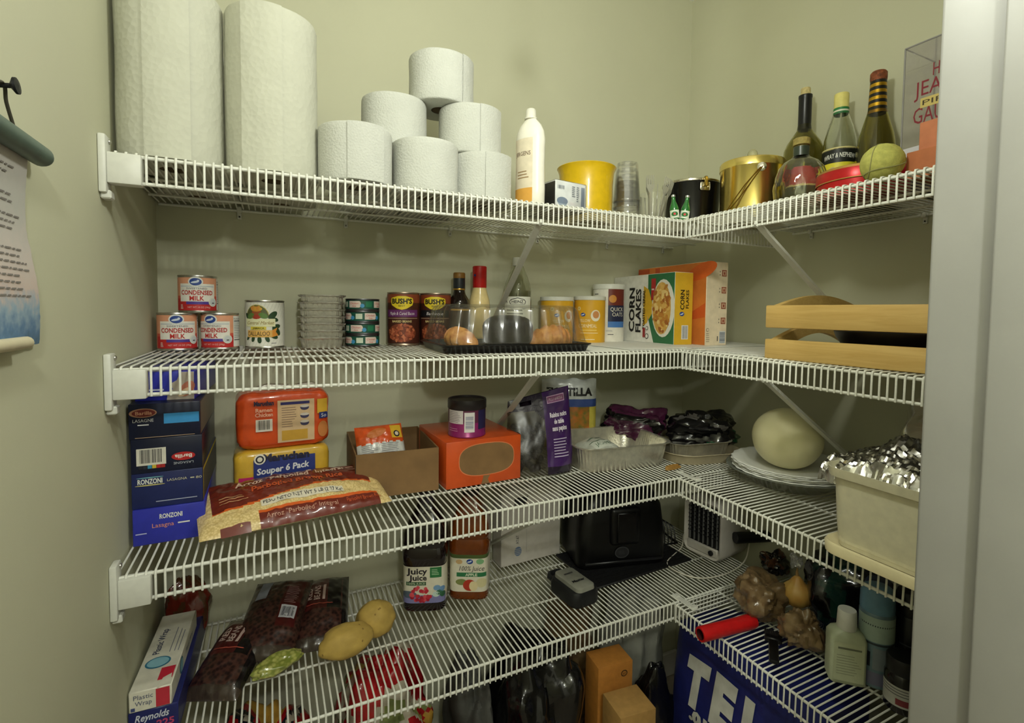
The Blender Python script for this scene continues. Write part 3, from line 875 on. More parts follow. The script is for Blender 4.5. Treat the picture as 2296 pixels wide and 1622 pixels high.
mb.rect(f, -25, 8, 43, 50, ink(226, 206, 70), 6); mb.text(f, 'JAMAICA', -8, 44.6, 3.8, ink(70, 60, 30), 7, w=24, bold=.02)
mb.rect(f, -34, 20, 26, 42, ink(230, 180, 96), 5); mb.poly(f, [(20, 42), (32, 48), (28, 38), (34, 30), (20, 26)], ink(226, 150, 60), 5)
mb.text(f, 'CALLALOO', -9, 29.5, 9.5, ink(60, 44, 30), 6, w=48)
mb.lines(f, 18, 34, 10, 14, 1, ink(150, 150, 150), 3); mb.build('label', t)

# stack of foil pans
FOIL = mat('aluminium_foil', (214, 212, 204), .3, 1.0, var=.08, scale=90, bump=.25, bscale=220)
def rr_pts(w, d, r, n=6):
    out = []
    for cx, cy, a0 in ((w / 2 - r, d / 2 - r, 0), (-w / 2 + r, d / 2 - r, 90), (-w / 2 + r, -d / 2 + r, 180), (w / 2 - r, -d / 2 + r, 270)):
        for i in range(n + 1):
            a = R(a0 + 90 * i / n); out.append((cx + r * math.cos(a), cy + r * math.sin(a)))
    return out
def loft(mb, rings, m, cap0=False, cap1=False):
    n = len(rings[0]); vs_ = [p for r_ in rings for p in r_]; fs = []
    for j in range(len(rings) - 1):
        for i in range(n):
            i2 = (i + 1) % n
            fs.append((j * n + i, j * n + i2, (j + 1) * n + i2, (j + 1) * n + i))
    if cap0:
        fs.append(tuple(range(n - 1, -1, -1)))
    if cap1:
        fs.append(tuple(range((len(rings) - 1) * n, len(rings) * n)))
    return mb.add(vs_, fs, m)
def foil_pan(w, d, h, r, taper, m, ribs=0.0, flange=8, n=14, seed=0):
    mb = MB()
    rnd = random.Random(seed)
    def ring(ww, dd, z, rb=0.0, jit=0.0):
        pts = rr_pts(ww, dd, r, n)
        # even out the straight runs so the pleats read
        out = []
        L_ = len(pts)
        for i in range(L_):
            a, b = Vector((*pts[i], 0)), Vector((*pts[(i + 1) % L_], 0))
            k = max(1, int((b - a).length / 5))
            for q in range(k):
                out.append(a + (b - a) * q / k)
        res = []
        for i, p in enumerate(out):
            nrm = p.normalized(); o_ = rb * (1 if i % 2 else -1)
            res.append((p.x + nrm.x * o_, p.y + nrm.y * o_, z + (jit * (rnd.random() - .5))))
        return res
    # make every ring from the same base outline so counts match
    base = ring(w, d, 0)
    def scaled(s, z, rb=0.0, jit=0.0):
        kx = (w + 2 * s) / w; ky = (d + 2 * s) / d
        return [(p[0] * kx + rb * (1 if i % 2 else -1) * (p[0] / max(1, abs(p[0]))) * .7, p[1] * ky + rb * (1 if i % 2 else -1) * (p[1] / max(1, abs(p[1]))) * .7, z + jit * (rnd.random() - .5)) for i, p in enumerate(base)]
    outer = [scaled(-taper, 0), scaled(-taper * .95, 2, ribs), scaled(-taper * .4, h * .55, ribs), scaled(0, h - 1, ribs * .4), scaled(flange * .9, h, 0, 1.2), scaled(flange, h + 1.5, 0, 1.2), scaled(flange * .8, h + 3, 0, 1.2), scaled(1, h + 1.5, 0), scaled(-taper * .4 - 1.2, h * .55, ribs), scaled(-taper - .6, 1.6)]
    loft(mb, outer, m, cap0=True)
    n_ = len(base); k = len(mb.v) - n_
    mb.f.append(tuple(range(k, k + n_))); mb.m.append(mb.mi(m))
    return mb
pm = foil_pan(94, 94, 22, 16, 4, FOIL, ribs=.7, flange=6).build('pan', smooth=50); pmd = pm.data; bpy.data.objects.remove(pm)
for k in range(7):
    o = bpy.data.objects.new('foil_pan', pmd); COL.objects.link(o)
    o.location = P3(-824 + random.uniform(-1, 1), 342, B2 + k * 16.6); o.rotation_euler = (0, 0, face(-824, 342) + random.uniform(-.03, .03))
    tag(o, ['lowest', 'second lowest', 'third lowest', 'middle', 'third highest', 'second highest', 'uppermost'][k] + ' small silver foil pan of the nested stack of seven', 'foil pan', 'small foil pans nested beside the green cans')

# four green flat cans
g = 'flat green cans in a stack of four'
for k in range(4):
    t = can('flat_can', ['bottom', 'second from bottom', 'second from top', 'top'][k] + ' flat green can in the stack of four', -727, 356, B2 + k * 29.6, 40.5, 29.3, (R(16), R(-18), R(22), R(-16))[3 - k], g, rim=mat('can_rim_dark', (96, 96, 100), .35, .9))
    mb = MB(); f = F_cyl(40.5); c = math.pi * 40.5
    mb.rect(f, -c, c, 4.5, 25, ink(26, 84, 66), 1)
    for q in range(4):
        u = -c + c / 4 + q * c / 2
        mb.rect(f, u - 14, u + 12, 7.5, 23.5, ink(226, 206, 196), 2)
        mb.ell(f, u + 12, 15.5, 5, 8, ink(226, 206, 196), 2)
        mb.text(f, 'Chicken', u, 15.5, 4.6, ink(196, 66, 52), 3, w=22, shear=.2)
        mb.text(f, 'Sea', u, 9.5, 3.6, ink(196, 66, 52), 3, w=10, shear=.2)
        mb.ell(f, u + 20, 12, 5, 5, ink(70, 150, 200), 3)
        mb.rect(f, u + 28, u + 44, 9, 22, ink(206, 216, 196) if (q + k) % 2 else ink(40, 120, 84), 2)
    mb.build('label', t)

# two cans of beans
def bean_label(t, band, txt, tw):
    mb = MB(); f = F_cyl(41); c = math.pi * 41
    mb.rect(f, -c, c, 6, 132, ink(70, 32, 22), 1); mb.rect(f, -c, c, 110, 132, ink(134, 62, 34), 2)
    mb.poly(f, [(-27, 104), (-30, 113), (-28, 122), (-10, 127), (10, 127), (28, 122), (30, 113), (27, 104), (12, 95), (0, 92), (-12, 95)], ink(226, 200, 40), 3)
    mb.text(f, "BUSH'S", 0, 108, 12, ink(20, 18, 16), 4, w=52, bold=.04)
    mb.text(f, 'BEST', 0, 100, 4.5, ink(40, 30, 16), 4, w=16)
    mb.rect(f, -44, 44, 74, 92, ink(*band), 3)
    mb.text(f, txt, 0, 79, 8, ink(232, 222, 226), 4, w=tw, shear=.2)
    mb.rect(f, -44, 44, 70, 71, ink(210, 180, 150), 3)
    mb.text(f, 'BAKED BEANS', 0, 60, 5.2, ink(226, 204, 140), 4, w=50, bold=.02)
    mb.ell(f, 0, 33, 38, 24, ink(120, 56, 34), 3)
    rnd = random.Random(5)
    for i in range(90):
        a = rnd.random() * 6.28; q = math.sqrt(rnd.random())
        mb.ell(f, 35 * q * math.cos(a), 33 + 21.5 * q * math.sin(a), 4.4, 2.8, ink(*rnd.choice(((176, 92, 60), (156, 76, 50), (196, 112, 74)))), 4 + i * .04, seg=8, rot=rnd.random() * 3)
    mb.build('label', t)
t = can('beans_can', 'tall brown can of beans with a purple band', -623, 356, B2, 41, 137, R(-6), 'tall bean cans', rim=mat('can_rim_warm', (170, 150, 132), .35, .9)); bean_label(t, (104, 44, 104), 'Maple & Cured Bacon', 66)
t = can('beans_can', 'tall brown can of beans with a black band, behind the clear lid', -537, 356, B2, 41, 137, R(-2), 'tall bean cans', rim=mat('can_rim_warm', (170, 150, 132), .35, .9)); bean_label(t, (24, 22, 26), 'Barbecue', 44)

# sauce bottles
x, y = -471, 352
t = thing('sauce_bottle', 'dark brown sauce bottle with a black and gold cap', 'bottle', x, y, B2, face(x, y))
DKB = mat('dark_sauce_glass', (30, 20, 16), .12, coat=.4, var=.2)
MB().lathe([(0, 0), (28, 0), (30, 3), (30, 110), (27, 122), (18, 136), (15.5, 146), (15, 150)], DKB, 32).build('bottle_body', t)
MB().lathe([(16, 150), (16.4, 152), (16.2, 180)], mat('dark_cap', (34, 40, 46), .3), 24, caps=False).build('neck_foil', t)
MB().lathe([(16.6, 148), (17, 150), (16.6, 152)], mat('gold_ring', (190, 150, 70), .3, .8), 24, caps=False).lathe([(16, 180), (16.4, 181), (16.4, 193), (15, 195.5), (0, 196)], mat('brown_cap', (150, 108, 48), .35), 24, caps=False).build('cap', t)
l = MB(); f = F_cyl(30.2); l.rect(f, -40, 40, 30, 100, ink(60, 40, 26), 1); l.rect(f, -40, 40, 92, 96, ink(190, 150, 70), 2); l.build('label', t)
x, y = -411, 352
t = thing('sauce_bottle', 'pale cream sauce bottle with a tall red cap', 'bottle', x, y, B2, face(x, y))
MB().lathe([(0, 0), (28, 0), (30, 3), (30, 104), (28, 122), (21, 146), (18, 158)], mat('cream_sauce', (232, 208, 148), .2, coat=.5), 32).build('bottle_body', t)
MB().lathe([(19, 156), (19.6, 158), (19.8, 214), (18, 216), (0, 216)], mat('red_shrink_cap', (188, 26, 26), .25, var=.12, scale=40), 28).build('cap', t)
l = MB(); f = F_cyl(20.2); l.ell(f, -14, 190, 3.5, 3.5, ink(40, 50, 120), 1); l.build('badge', t)
x, y = -287, 362
t = thing('vinegar_bottle', 'clear vinegar bottle with a white cap and white label', 'bottle', x, y, B2, face(x, y))
pr = [(0, 4), (30, 0), (39, 3), (40, 10), (40, 150), (37, 168), (29, 192), (20, 214), (15, 224), (14, 232)]
MB().lathe(shell(pr, 1.8), CLEARG, 36, caps=False).build('glass', t)
MB().lathe([(0, 6), (36, 3), (37.6, 12), (37.8, 148), (37.4, 151), (0, 151)], glass('vinegar_liquid', (250, 250, 240), .0, 1.33), 36).build('vinegar', t)
MB().lathe([(16, 224), (16.4, 226), (15.6, 246), (14, 248), (0, 248)], WHITEP, 24).build('cap', t)
l = MB(); f = F_cyl(40.2); l.rect(f, -46, 46, 40, 134, ink(234, 234, 222), 1); l.poly(f, [(-22, 112), (-25, 120), (-20, 126), (0, 131), (20, 126), (25, 120), (22, 112)], ink(40, 40, 36), 2); l.poly(f, [(-20, 113), (-22.5, 120), (-18, 124.5), (0, 129), (18, 124.5), (22.5, 120), (20, 113)], ink(240, 238, 224), 3); l.text(f, 'HEINZ', 0, 115.5, 7.5, ink(30, 30, 30), 4, w=34, bold=.02); l.text(f, 'A.', -35, 116, 7, ink(30, 30, 30), 3)
l.lines(f, -34, 34, 60, 100, 4, ink(120, 120, 110), 2, t=.3); l.build('label', t)

# pastry clamshell
TX, TY, TRZ = -428, 148, R(-4)
t = thing('pastry_tray', 'clear domed pastry container on a black plastic base', 'container', TX, TY, B2, TRZ)
bw, bd = 366, 244
BP = mat('black_tray_plastic', (12, 12, 13), .28, var=.2, coat=.2)
mb = MB()
def rr3(w, d, r, z, n=6):
    return [(x_, y_, z) for x_, y_ in rr_pts(w, d, r, n)]
loft(mb, [rr3(bw - 22, bd - 22, 18, 0), rr3(bw - 10, bd - 10, 22, 14), rr3(bw, bd, 24, 16), rr3(bw, bd, 24, 19), rr3(bw - 14, bd - 14, 20, 19), rr3(bw - 24, bd - 24, 18, 4)], BP, cap0=True)
n_ = len(rr_pts(10, 10, 1, 6)); k = len(mb.v) - n_; mb.f.append(tuple(range(k, k + n_))); mb.m.append(mb.mi(BP))
mb.build('base', t, smooth=45)
LID = clear('lid_plastic', (.95, .95, .93), refl=.12, rough=.16, haze=.05, hazecol=(160, 156, 140), fr=.35)
lid = MB()
def lid_ring(s, z, amp):
    pts = rr_pts(bw - 16 - 2 * s, bd - 16 - 2 * s, 30, 10); out = []
    N = len(pts)
    dense = []
    for i in range(N):
        a, b = Vector((*pts[i], 0)), Vector((*pts[(i + 1) % N], 0))
        kk = max(1, round((b - a).length / 7))
        for q in range(kk):
            dense.append(a + (b - a) * q / kk)
    return dense
base = lid_ring(0, 0, 0)
def lr(s, z, amp):
    kx = (bw - 16 - 2 * s) / (bw - 16); ky = (bd - 16 - 2 * s) / (bd - 16)
    out = []
    for p in base:
        fl = amp * math.cos(p.x * 2 * math.pi / 37.0) * (1 if abs(p.y) > abs(p.x) * .45 else 0) + amp * math.cos(p.y * 2 * math.pi / 37.0) * (0 if abs(p.y) > abs(p.x) * .45 else 1)
        nx, ny = (0, 1 if p.y > 0 else -1) if abs(p.y) > abs(p.x) * .45 else (1 if p.x > 0 else -1, 0)
        out.append((p.x * kx + nx * fl, p.y * ky + ny * fl, z))
    return out
loft(lid, [lr(-5, 20, 0), lr(-2, 21, 0), lr(0, 24, 1), lr(8, 60, 3), lr(14, 92, 3), lr(20, 102, 2), lr(30, 106, 0), lr(70, 107, 0)], LID)
k = len(lid.v) - len(base); lid.f.append(tuple(range(k, k + len(base)))); lid.m.append(lid.mi(LID))
lid.build('lid', t, smooth=55)
def tray_pt(u, v):
    c, s = math.cos(TRZ), math.sin(TRZ)
    return TX + u * c - v * s, TY + u * s + v * c
CRUST = mat('croissant_crust', (214, 156, 84), .55, var=.25, scale=60, bump=.5, bscale=140, rgb2=(172, 104, 46))
def croissant(name, label, u, v, z, ln, rz, sc=1.0):
    x_, y_ = tray_pt(u, v)
    o = None
    mb = MB()
    N, Mg = 40, 18
    def fn(a, b):
        tt = a * 2 - 1
        saw = (abs(tt) * 3.6) % 1.0
        rad = (26 * max(0.0, 1 - abs(tt) ** 2.4) ** .62 + 3) * (1.06 - .16 * saw) * sc
        th = 2 * math.pi * b
        return (tt * ln * .66, 20 * tt * tt - rad * math.cos(th) * 1.05, max(0.0, rad * .85 + rad * .95 * math.sin(th)))
    mb.grid(lambda a, b: fn(b, a), Mg, N, CRUST, wrapu=True)
    o = mb.build(name, smooth=70)
    o.location = P3(x_, y_, z); o.rotation_euler = (0, 0, rz)
    tag(o, label, 'croissant', 'croissants in the clear container')
    return o
croissant('croissant', 'golden croissant at the right end inside the clear container', 112, -42, B2 + 6, 96, TRZ + R(4))
croissant('croissant', 'browned croissant at the left end inside the clear container', -122, -20, B2 + 6, 84, TRZ + R(-80), .9)
croissant('croissant', 'croissant at the back inside the clear container', 40, 64, B2 + 6, 90, TRZ + R(175), .9)
# dark loaf in the middle
x_, y_ = tray_pt(-6, -44)
mb = MB()
def loaf(u, v):
    a = 2 * math.pi * u; b = math.pi * (v - .5)
    n_ = 3.2
    def sp(c):
        return math.copysign(abs(c) ** (2 / n_), c)
    p = Vector((58 * sp(math.cos(b)) * sp(math.cos(a)), 40 * sp(math.cos(b)) * sp(math.sin(a)), 38 + 38 * sp(math.sin(b))))
    return p + p.normalized() * (2.4 * fbm(p, .03)) * (1 if p.z > 4 else 0)
mb.grid(loaf, 40, 20, mat('dark_chocolate_cake', (40, 36, 36), .45, var=.3, scale=50, bump=.3), wrapu=True)
o = mb.build('chocolate_loaf', smooth=60); o.location = P3(x_, y_, B2 + 6); o.rotation_euler = (0, 0, TRZ)
tag(o, 'dark chocolate loaf in the middle of the clear container', 'cake')

# white shelf liner sheets over the wires near the corner
LIN = mat('white_liner', (226, 226, 220), .5, var=.03, scale=15)
lz = 1.6
o = MB().box(-150, 404, 15, 404, 0, lz, LIN, bev=.5).build('shelf_liner', smooth=0, loc=(0, 0, B2)); tag(o, 'white plastic liner sheet under the cereal boxes in the corner', 'shelf liner', 'white liner sheets')
o = MB().box(42, 402, -216, -14, 0, lz, LIN, bev=.5).build('shelf_liner', smooth=0, loc=(0, 0, RZ(2, -20))); o.rotation_euler = (math.atan2(4, 540), 0, 0); tag(o, 'white plastic liner sheet between the cereal boxes and the wooden crate', 'shelf liner', 'white liner sheets')
BL = B2 + lz
# cornmeal canisters
def cornmeal(x, y, r, h, lab, dl):
    t = thing('cornmeal_canister', lab, 'canister', x, y, BL if x > -140 else B2, face(x, y, dl), 'yellow cornmeal canisters')
    MB().lathe([(0, 0), (r, 0), (r, h - 9), (0, h - 9)], mat('cornmeal_paper', (222, 168, 40), .45, var=.05, scale=20), 36).build('drum', t)
    MB().lathe([(r + .5, h - 12), (r + 1.4, h - 11), (r + 1.4, h - 1), (r, h), (r - 3, h), (r - 4, h - 2), (0, h - 2)], WHITEP, 36, caps=False).build('lid', t)
    mb = MB(); f = F_cyl(r)
    mb.ell(f, -22, h * .73, 6, 6, ink(232, 214, 150), 1); mb.ell(f, -22, h * .73, 3, 3, ink(206, 170, 90), 2)
    logo(mb, f, -8, h * .60, 15, 1, False)
    mb.ell(f, 30, h * .58, 15, 17, ink(236, 228, 206), 1); mb.ell(f, 31, h * .60, 10, 11, ink(206, 140, 84), 2)
    mb.text(f, 'YELLOW', -3, h * .44, 9, ink(248, 236, 200), 2, w=34); mb.text(f, 'CORNMEAL', 6, h * .32, 10.5, ink(248, 236, 200), 2, w=56)
    mb.rect(f, -16, 34, h * .255, h * .275, ink(240, 206, 110), 2); mb.rect(f, -16, 38, h * .2, h * .21, ink(248, 236, 200), 2); mb.rect(f, -14, 28, h * .06, h * .075, ink(248, 236, 200), 2); mb.rect(f, -14, 8, h * .11, h * .12, ink(240, 206, 110), 2)
    mb.build('label', t)
cornmeal(-164, 345, 49, 136, 'yellow cornmeal canister seen through the clear container lid', R(10))
cornmeal(-64, 318, 47, 138, 'yellow cornmeal canister right of the clear container, beside the oats', R(-14))
# oats canister
x, y = 28, 348
t = thing('oats_canister', 'white round oats canister with a dark red and navy panel', 'canister', x, y, BL, face(x, y, R(-6)))
MB().lathe([(0, 0), (49, 0), (49, 166), (0, 166)], mat('oats_paper', (232, 228, 216), .45), 36).build('drum', t)
MB().lathe([(49.5, 162), (50.6, 163), (50.6, 176), (49, 178), (0, 177)], WHITEP, 36, caps=False).build('lid', t)
mb = MB(); f = F_cyl(49)
mb.rect(f, 4, 66, 106, 172 - 8, ink(110, 42, 30), 1); mb.rect(f, 4, 66, 62, 112, ink(28, 34, 66), 2); mb.rect(f, 4, 66, 44, 62, ink(70, 120, 190), 2)
mb.ell(f, 18, 132, 12, 12, ink(206, 140, 60), 3); mb.text(f, 'QUICK', 34, 94, 12, ink(236, 230, 214), 4, w=46); mb.text(f, 'OATS', 36, 78, 12, ink(236, 230, 214), 4, w=38)
mb.rect(f, -34, -14, 108, 126, ink(28, 26, 24), 2); mb.rect(f, -34, -14, 66, 104, ink(28, 26, 24), 2); mb.lines(f, -32, -16, 70, 100, 6, ink(200, 200, 190), 3, t=.2)
mb.lines(f, -46, -22, 144, 150, 1, ink(90, 90, 90), 2); mb.lines(f, 4, 30, 20, 24, 1, ink(60, 60, 60), 2); mb.lines(f, -2, 26, 30, 36, 2, ink(180, 180, 180), 2)
mb.build('label', t)
# cornflakes box, lying on its long side, front towards the left
t = thing('cereal_box', 'white, green and yellow cornflakes box lying on its side', 'box', 120, 258, BL, R(-2.5))
bx, by, bh = 66, 294, 206    # thickness, length, height
MB().box(-bx / 2, bx / 2, -by / 2, by / 2, 0, bh, mat('cereal_card', (232, 230, 222), .45), bev=1).build('carton', t)
f = F_left(bx)     # u runs from wall end (-) to the room end (+)
pb = MB()
GR, YE, KT = ink(44, 110, 70), ink(214, 170, 44), ink(26, 24, 24)
pb.rect(f, 30, 147, 2, bh - 1, GR, 1); pb.poly(f, [(30, 2), (60, 2), (36, bh * .32), (36, bh * .34), (30, bh * .4)], ink(232, 230, 222), 2)
pb.poly(f, [(28, 60), (60, 100), (34, 160), (10, 172), (10, 50)], YE, 2)
pb.ell(f, 100, 104, 50, 84, ink(226, 224, 214), 3); pb.ell(f, 94, 104, 40, 76, ink(208, 162, 80), 4)
rnd = random.Random(9)
for i in range(90):
    a = rnd.random() * 6.28; q = math.sqrt(rnd.random())
    pb.ell(f, 94 + 37 * q * math.cos(a), 104 + 72 * q * math.sin(a), 6 + 5 * rnd.random(), 4 + 3 * rnd.random(), ink(*rnd.choice(((220, 176, 96), (190, 128, 56), (232, 200, 130), (166, 100, 44)))), 5 + i * .03, seg=8, rot=rnd.random() * 3)
pb.rect(f, 46, 66, 128, 192, ink(170, 40, 40), 3)
pb.lines(f, 48, 64, 132, 188, 1, ink(230, 200, 190), 4, t=.08)
def rtext(s_, cu_, v0, v1, hh, m_):
    """lettering that reads upward along the box"""
    pb.text(lambda a, b, l: f(a, b, l), s_, cu_, (v0 + v1) / 2, hh, m_, 5, w=(v1 - v0), rot=math.pi / 2, bold=.03)
rtext('CORN', -34, 30, 168, 26, KT); rtext('FLAKES', -2, 30, 164, 24, KT); rtext('TOASTED CEREAL', 18, 40, 160, 10, KT)
pb.ell(f, 30, 20, 8, 8, ink(30, 30, 30), 6); pb.ell(f, 30, 20, 6, 6, ink(232, 230, 222), 7); pb.ell(f, 30, 44, 6, 6, ink(30, 30, 30), 6); pb.ell(f, 30, 44, 4.4, 4.4, ink(232, 230, 222), 7); pb.rect(f, 10, 22, 16, 44, ink(150, 40, 40), 6)
pb.build('front_print', t)
pb = MB(); f = F_front(by)
pb.rect(f, -bx / 2 + 1, bx / 2 - 1, 1, bh - 1, YE, 1)
rtext_f = lambda s_, cu_, v0, v1, hh, m_: pb.text(f, s_, cu_, (v0 + v1) / 2, hh, m_, 3, w=(v1 - v0), rot=math.pi / 2, bold=.02)
rtext_f('CORN', 2, 100, 156, 14, KT); rtext_f('FLAKES', 18, 104, 156, 10, KT)
logo(pb, f, -6, 88, 17, 2, False); pb.rect(f, -6, 18, 16, 56, ink(230, 230, 226), 2); pb.bars(f, -4, 16, 18, 54, ink(120, 124, 130), 3, 8)
pb.build('side_print', t)
# orange box
t = thing('cereal_box', 'large orange box with a cream side, behind the cornflakes box', 'box', 208, 228, BL, R(-3.5))
bx, by, bh = 78, 316, 236
MB().box(-bx / 2, bx / 2, -by / 2, by / 2, 0, bh, mat('cream_card', (232, 214, 184), .45), bev=1).build('carton', t)
pb = MB(); f = F_left(bx)
OR = mat('orange_print', (222, 128, 56), .45, var=.12, scale=14)
pb.rect(f, -by / 2 + 1, by / 2 - 1, 1, bh - 1, OR, 1, 30)
pb.rect(f, -by / 2 + 1, -by / 2 + 60, bh - 18, bh - 4, ink(196, 84, 44), 2); pb.rect(f, -by / 2 + 90, -by / 2 + 112, bh - 22, bh - 4, ink(196, 84, 44), 2); pb.ell(f, by / 2 - 20, bh - 26, 60, 22, ink(216, 100, 40), 2, rot=.25)
pb.poly(f, [(by / 2 - 2, 80), (by / 2 - 70, 70), (by / 2 - 70, 88), (by / 2 - 2, 120)], ink(206, 92, 40), 2)
pb.build('front_print', t)
pb = MB(); f = F_front(by)
for i, v in enumerate((205, 157, 113, 70)):
    pb.rect(f, 16, 33, v - 9, v + 9, ink(150, 70, 44), 2); pb.rect(f, 18.5, 30.5, v - 6.5, v + 6.5, ink(206, 170, 140), 3); pb.rect(f, 22, 27, v - 4, v + 3, ink(150, 60, 44), 4)
    pb.rect(f, 8, 10, v - 7, v - 3, ink(60, 50, 44), 2); pb.rect(f, 8, 10, v + 2, v + 6, ink(60, 50, 44), 2)
pb.rect(f, 12, 34, 6, 40, ink(206, 210, 214), 2); pb.bars(lambda a, b, l: f(b, a, l), 8, 38, 13, 33, ink(110, 114, 124), 3, 8); pb.rect(f, 4, 7, 12, 26, ink(50, 44, 40), 2)
pb.ell(f, -31, 44, 5, 5, ink(120, 100, 80), 2); pb.ell(f, -31, 44, 3.6, 3.6, ink(232, 214, 184), 3); pb.lines(f, -36, -22, 8, 36, 5, ink(140, 124, 104), 2, t=.25)
pb.build('side_print', t)

# wooden crate with arched ends
cy = -228
t = thing('wooden_crate', 'pale wooden crate with arched ends at the right', 'crate', 22, cy, RZ(2, -400), 0)
WOOD = mat('pale_pine', (216, 182, 112), .55, var=.1, scale=9, kind='wood', rgb2=(202, 164, 94))
def board(nm, x0, x1, y0, y1, z0, z1):
    return MB().box(x0, x1, y0, y1, z0, z1, WOOD, bev=2.5, seg=2).build(nm, t, smooth=40)
board('board', 0, 14, -390, 4, 0, 42); board('board', 0, 14, -390, 4, 66, 114)
board('board', 316, 330, -390, 4, 0, 42); board('board', 316, 330, -390, 4, 66, 114)
def arch(zt0, zt1, zb0, zb1, y0, y1):
    n = 20; x0, x1 = 14, 316
    top = []; bot = []
    for i in range(n + 1):
        u = i / n; x = x0 + (x1 - x0) * u; s = math.sin(math.pi * u)
        top.append((x, zt0 + (zt1 - zt0) * s)); bot.append((x, zb0 + (zb1 - zb0) * s))
    mb = MB()
    vs_ = []
    for (a, b) in zip(top, bot):
        for y in (y0, y1):
            vs_.append((a[0], y, a[1])); vs_.append((b[0], y, b[1]))
    fs = []
    for i in range(n):
        o_ = i * 4; p_ = o_ + 4
        fs += [(o_, o_ + 1, p_ + 1, p_), (o_ + 2, p_ + 2, p_ + 3, o_ + 3), (o_, p_, p_ + 2, o_ + 2), (o_ + 1, o_ + 3, p_ + 3, p_ + 1)]
    fs += [(0, 2, 3, 1), (n * 4, n * 4 + 1, n * 4 + 3, n * 4 + 2)]
    mb.add(vs_, fs, WOOD)
    return mb.build('end_slat', t, smooth=30)
for (a, b) in ((-12, 2), (-388, -374)):
    arch(112, 139, 66, 92, a, b); arch(40, 76, 4, 54, a, b)
DKW = mat('dark_stained_wood', (44, 30, 20), .5, var=.2, scale=12, kind='wood')
MB().box(14, 316, -374, -14, 2, 10, DKW, bev=1).build('bottom_panel', t)
# dark pan lying inside the crate
x_, y_ = 190, -432
o = MB().lathe([(0, 0), (110, 0), (136, 40), (140, 52), (134, 50), (106, 6), (0, 5)], mat('dark_pan', (28, 22, 20), .4, var=.2), 48).build('dark_bowl', smooth=50)
o.location = P3(x_, y_, RZ(2, y_) + 11); tag(o, 'dark shallow bowl lying inside the wooden crate', 'bowl')
# ================================================================ shelf 3: pasta, ramen, rice, boxes, trays
def carton(name, label, x, y, z, w, d, h, rz, col, group=None, rough=.35, bev=1.2, cat='box'):
    t = thing(name, label, cat, x, y, z, rz, group)
    MB().box(-w / 2, w / 2, -d / 2, d / 2, 0, h, col, bev=bev, seg=2).build('carton', t)
    return t
g = 'lasagne boxes stacked against the left wall'
LX0, LD, LW = -1104, 250, 106
ys = 106 + LD / 2
NAVY, INKY, BLUE = mat('navy_card', (30, 40, 92), .35, var=.06), mat('inky_navy_card', (20, 26, 52), .32, var=.08), mat('bright_blue_card', (48, 54, 170), .35, var=.06)
WT = ink(232, 232, 228)
z = B3
t = carton('lasagne_box', 'bright blue lasagne box at the bottom of the stack', LX0, ys - 3, z, LW + 2, LD, 64, R(1), BLUE, g)
pb = MB(); f = F_front(LD); pb.text(f, 'RONZONI', 2, 44, 8, WT, 2, w=34, bold=.03); pb.text(f, 'Lasagna', -10, 29, 7.5, ink(230, 150, 120), 2, w=32); pb.rect(f, 12, 30, 31, 33.5, WT, 2); pb.rect(f, -50, -34, 20, 22, ink(180, 184, 220), 2); pb.build('print', t)
z += 64
t = carton('lasagne_box', 'navy lasagne box with a yellow edge, second from the bottom', LX0, ys, z, LW, LD, 63, R(0), NAVY, g)
pb = MB(); pb.text(f, 'RONZONI', -26, 44, 8.5, ink(236, 236, 226), 2, w=36, bold=.03); pb.ell(f, -26, 41.5, 22, 1.1, ink(200, 190, 120), 2); pb.ell(f, -26, 55, 20, .9, ink(120, 180, 190), 2)
pb.text(f, 'LASAGNA', 14, 45, 4.5, ink(206, 200, 170), 2, w=30); pb.rect(f, 34, 40, 46, 48, ink(206, 200, 170), 2); pb.text(f, '80', 47, 44.5, 4.5, ink(206, 200, 170), 2, w=9); pb.rect(f, -18, 44, 10, 11.5, ink(170, 176, 200), 2)
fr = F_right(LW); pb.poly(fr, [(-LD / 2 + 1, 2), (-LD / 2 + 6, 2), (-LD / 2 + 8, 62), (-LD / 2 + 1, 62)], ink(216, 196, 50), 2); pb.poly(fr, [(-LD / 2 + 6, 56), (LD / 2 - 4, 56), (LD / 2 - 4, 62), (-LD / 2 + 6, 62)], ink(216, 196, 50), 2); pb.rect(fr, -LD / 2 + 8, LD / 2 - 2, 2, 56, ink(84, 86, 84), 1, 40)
pb.build('print', t)
z += 63
t = carton('lasagne_box', 'dark navy lasagne box set upside down, with a barcode', LX0 - 1, ys, z, LW, LD, 61, R(.5), INKY, g)
f2 = lambda u, v, l: f(-u, 61 - v, l)
pb = MB(); pb.rect(f, -45, -2, 14, 44, ink(226, 222, 208), 1); pb.bars(f, -40, -8, 18, 42, ink(30, 30, 36), 2, 18)
for i, c in enumerate(((30, 34, 44), (40, 44, 54), (60, 150, 190), (220, 190, 60), (190, 44, 40), (170, 40, 40))):
    pb.rect(f, -42 + i * 6.5, -36 + i * 6.5, 8, 14, ink(*c), 2)
pb.ell(f2, -24, 36, 18, 7.5, ink(186, 34, 36), 2); pb.text(f2, 'Barilla', -24, 33, 6.5, ink(240, 236, 230), 3, w=26, bold=.02); pb.text(f2, 'LASAGNE', -24, 46, 4, ink(190, 196, 206), 2, w=30)
pb.build('print', t)
z += 61
t = carton('lasagne_box', 'dark navy lasagne box with a light blue sticker', LX0 - 2, ys, z, LW, LD, 62, R(0), INKY, g)
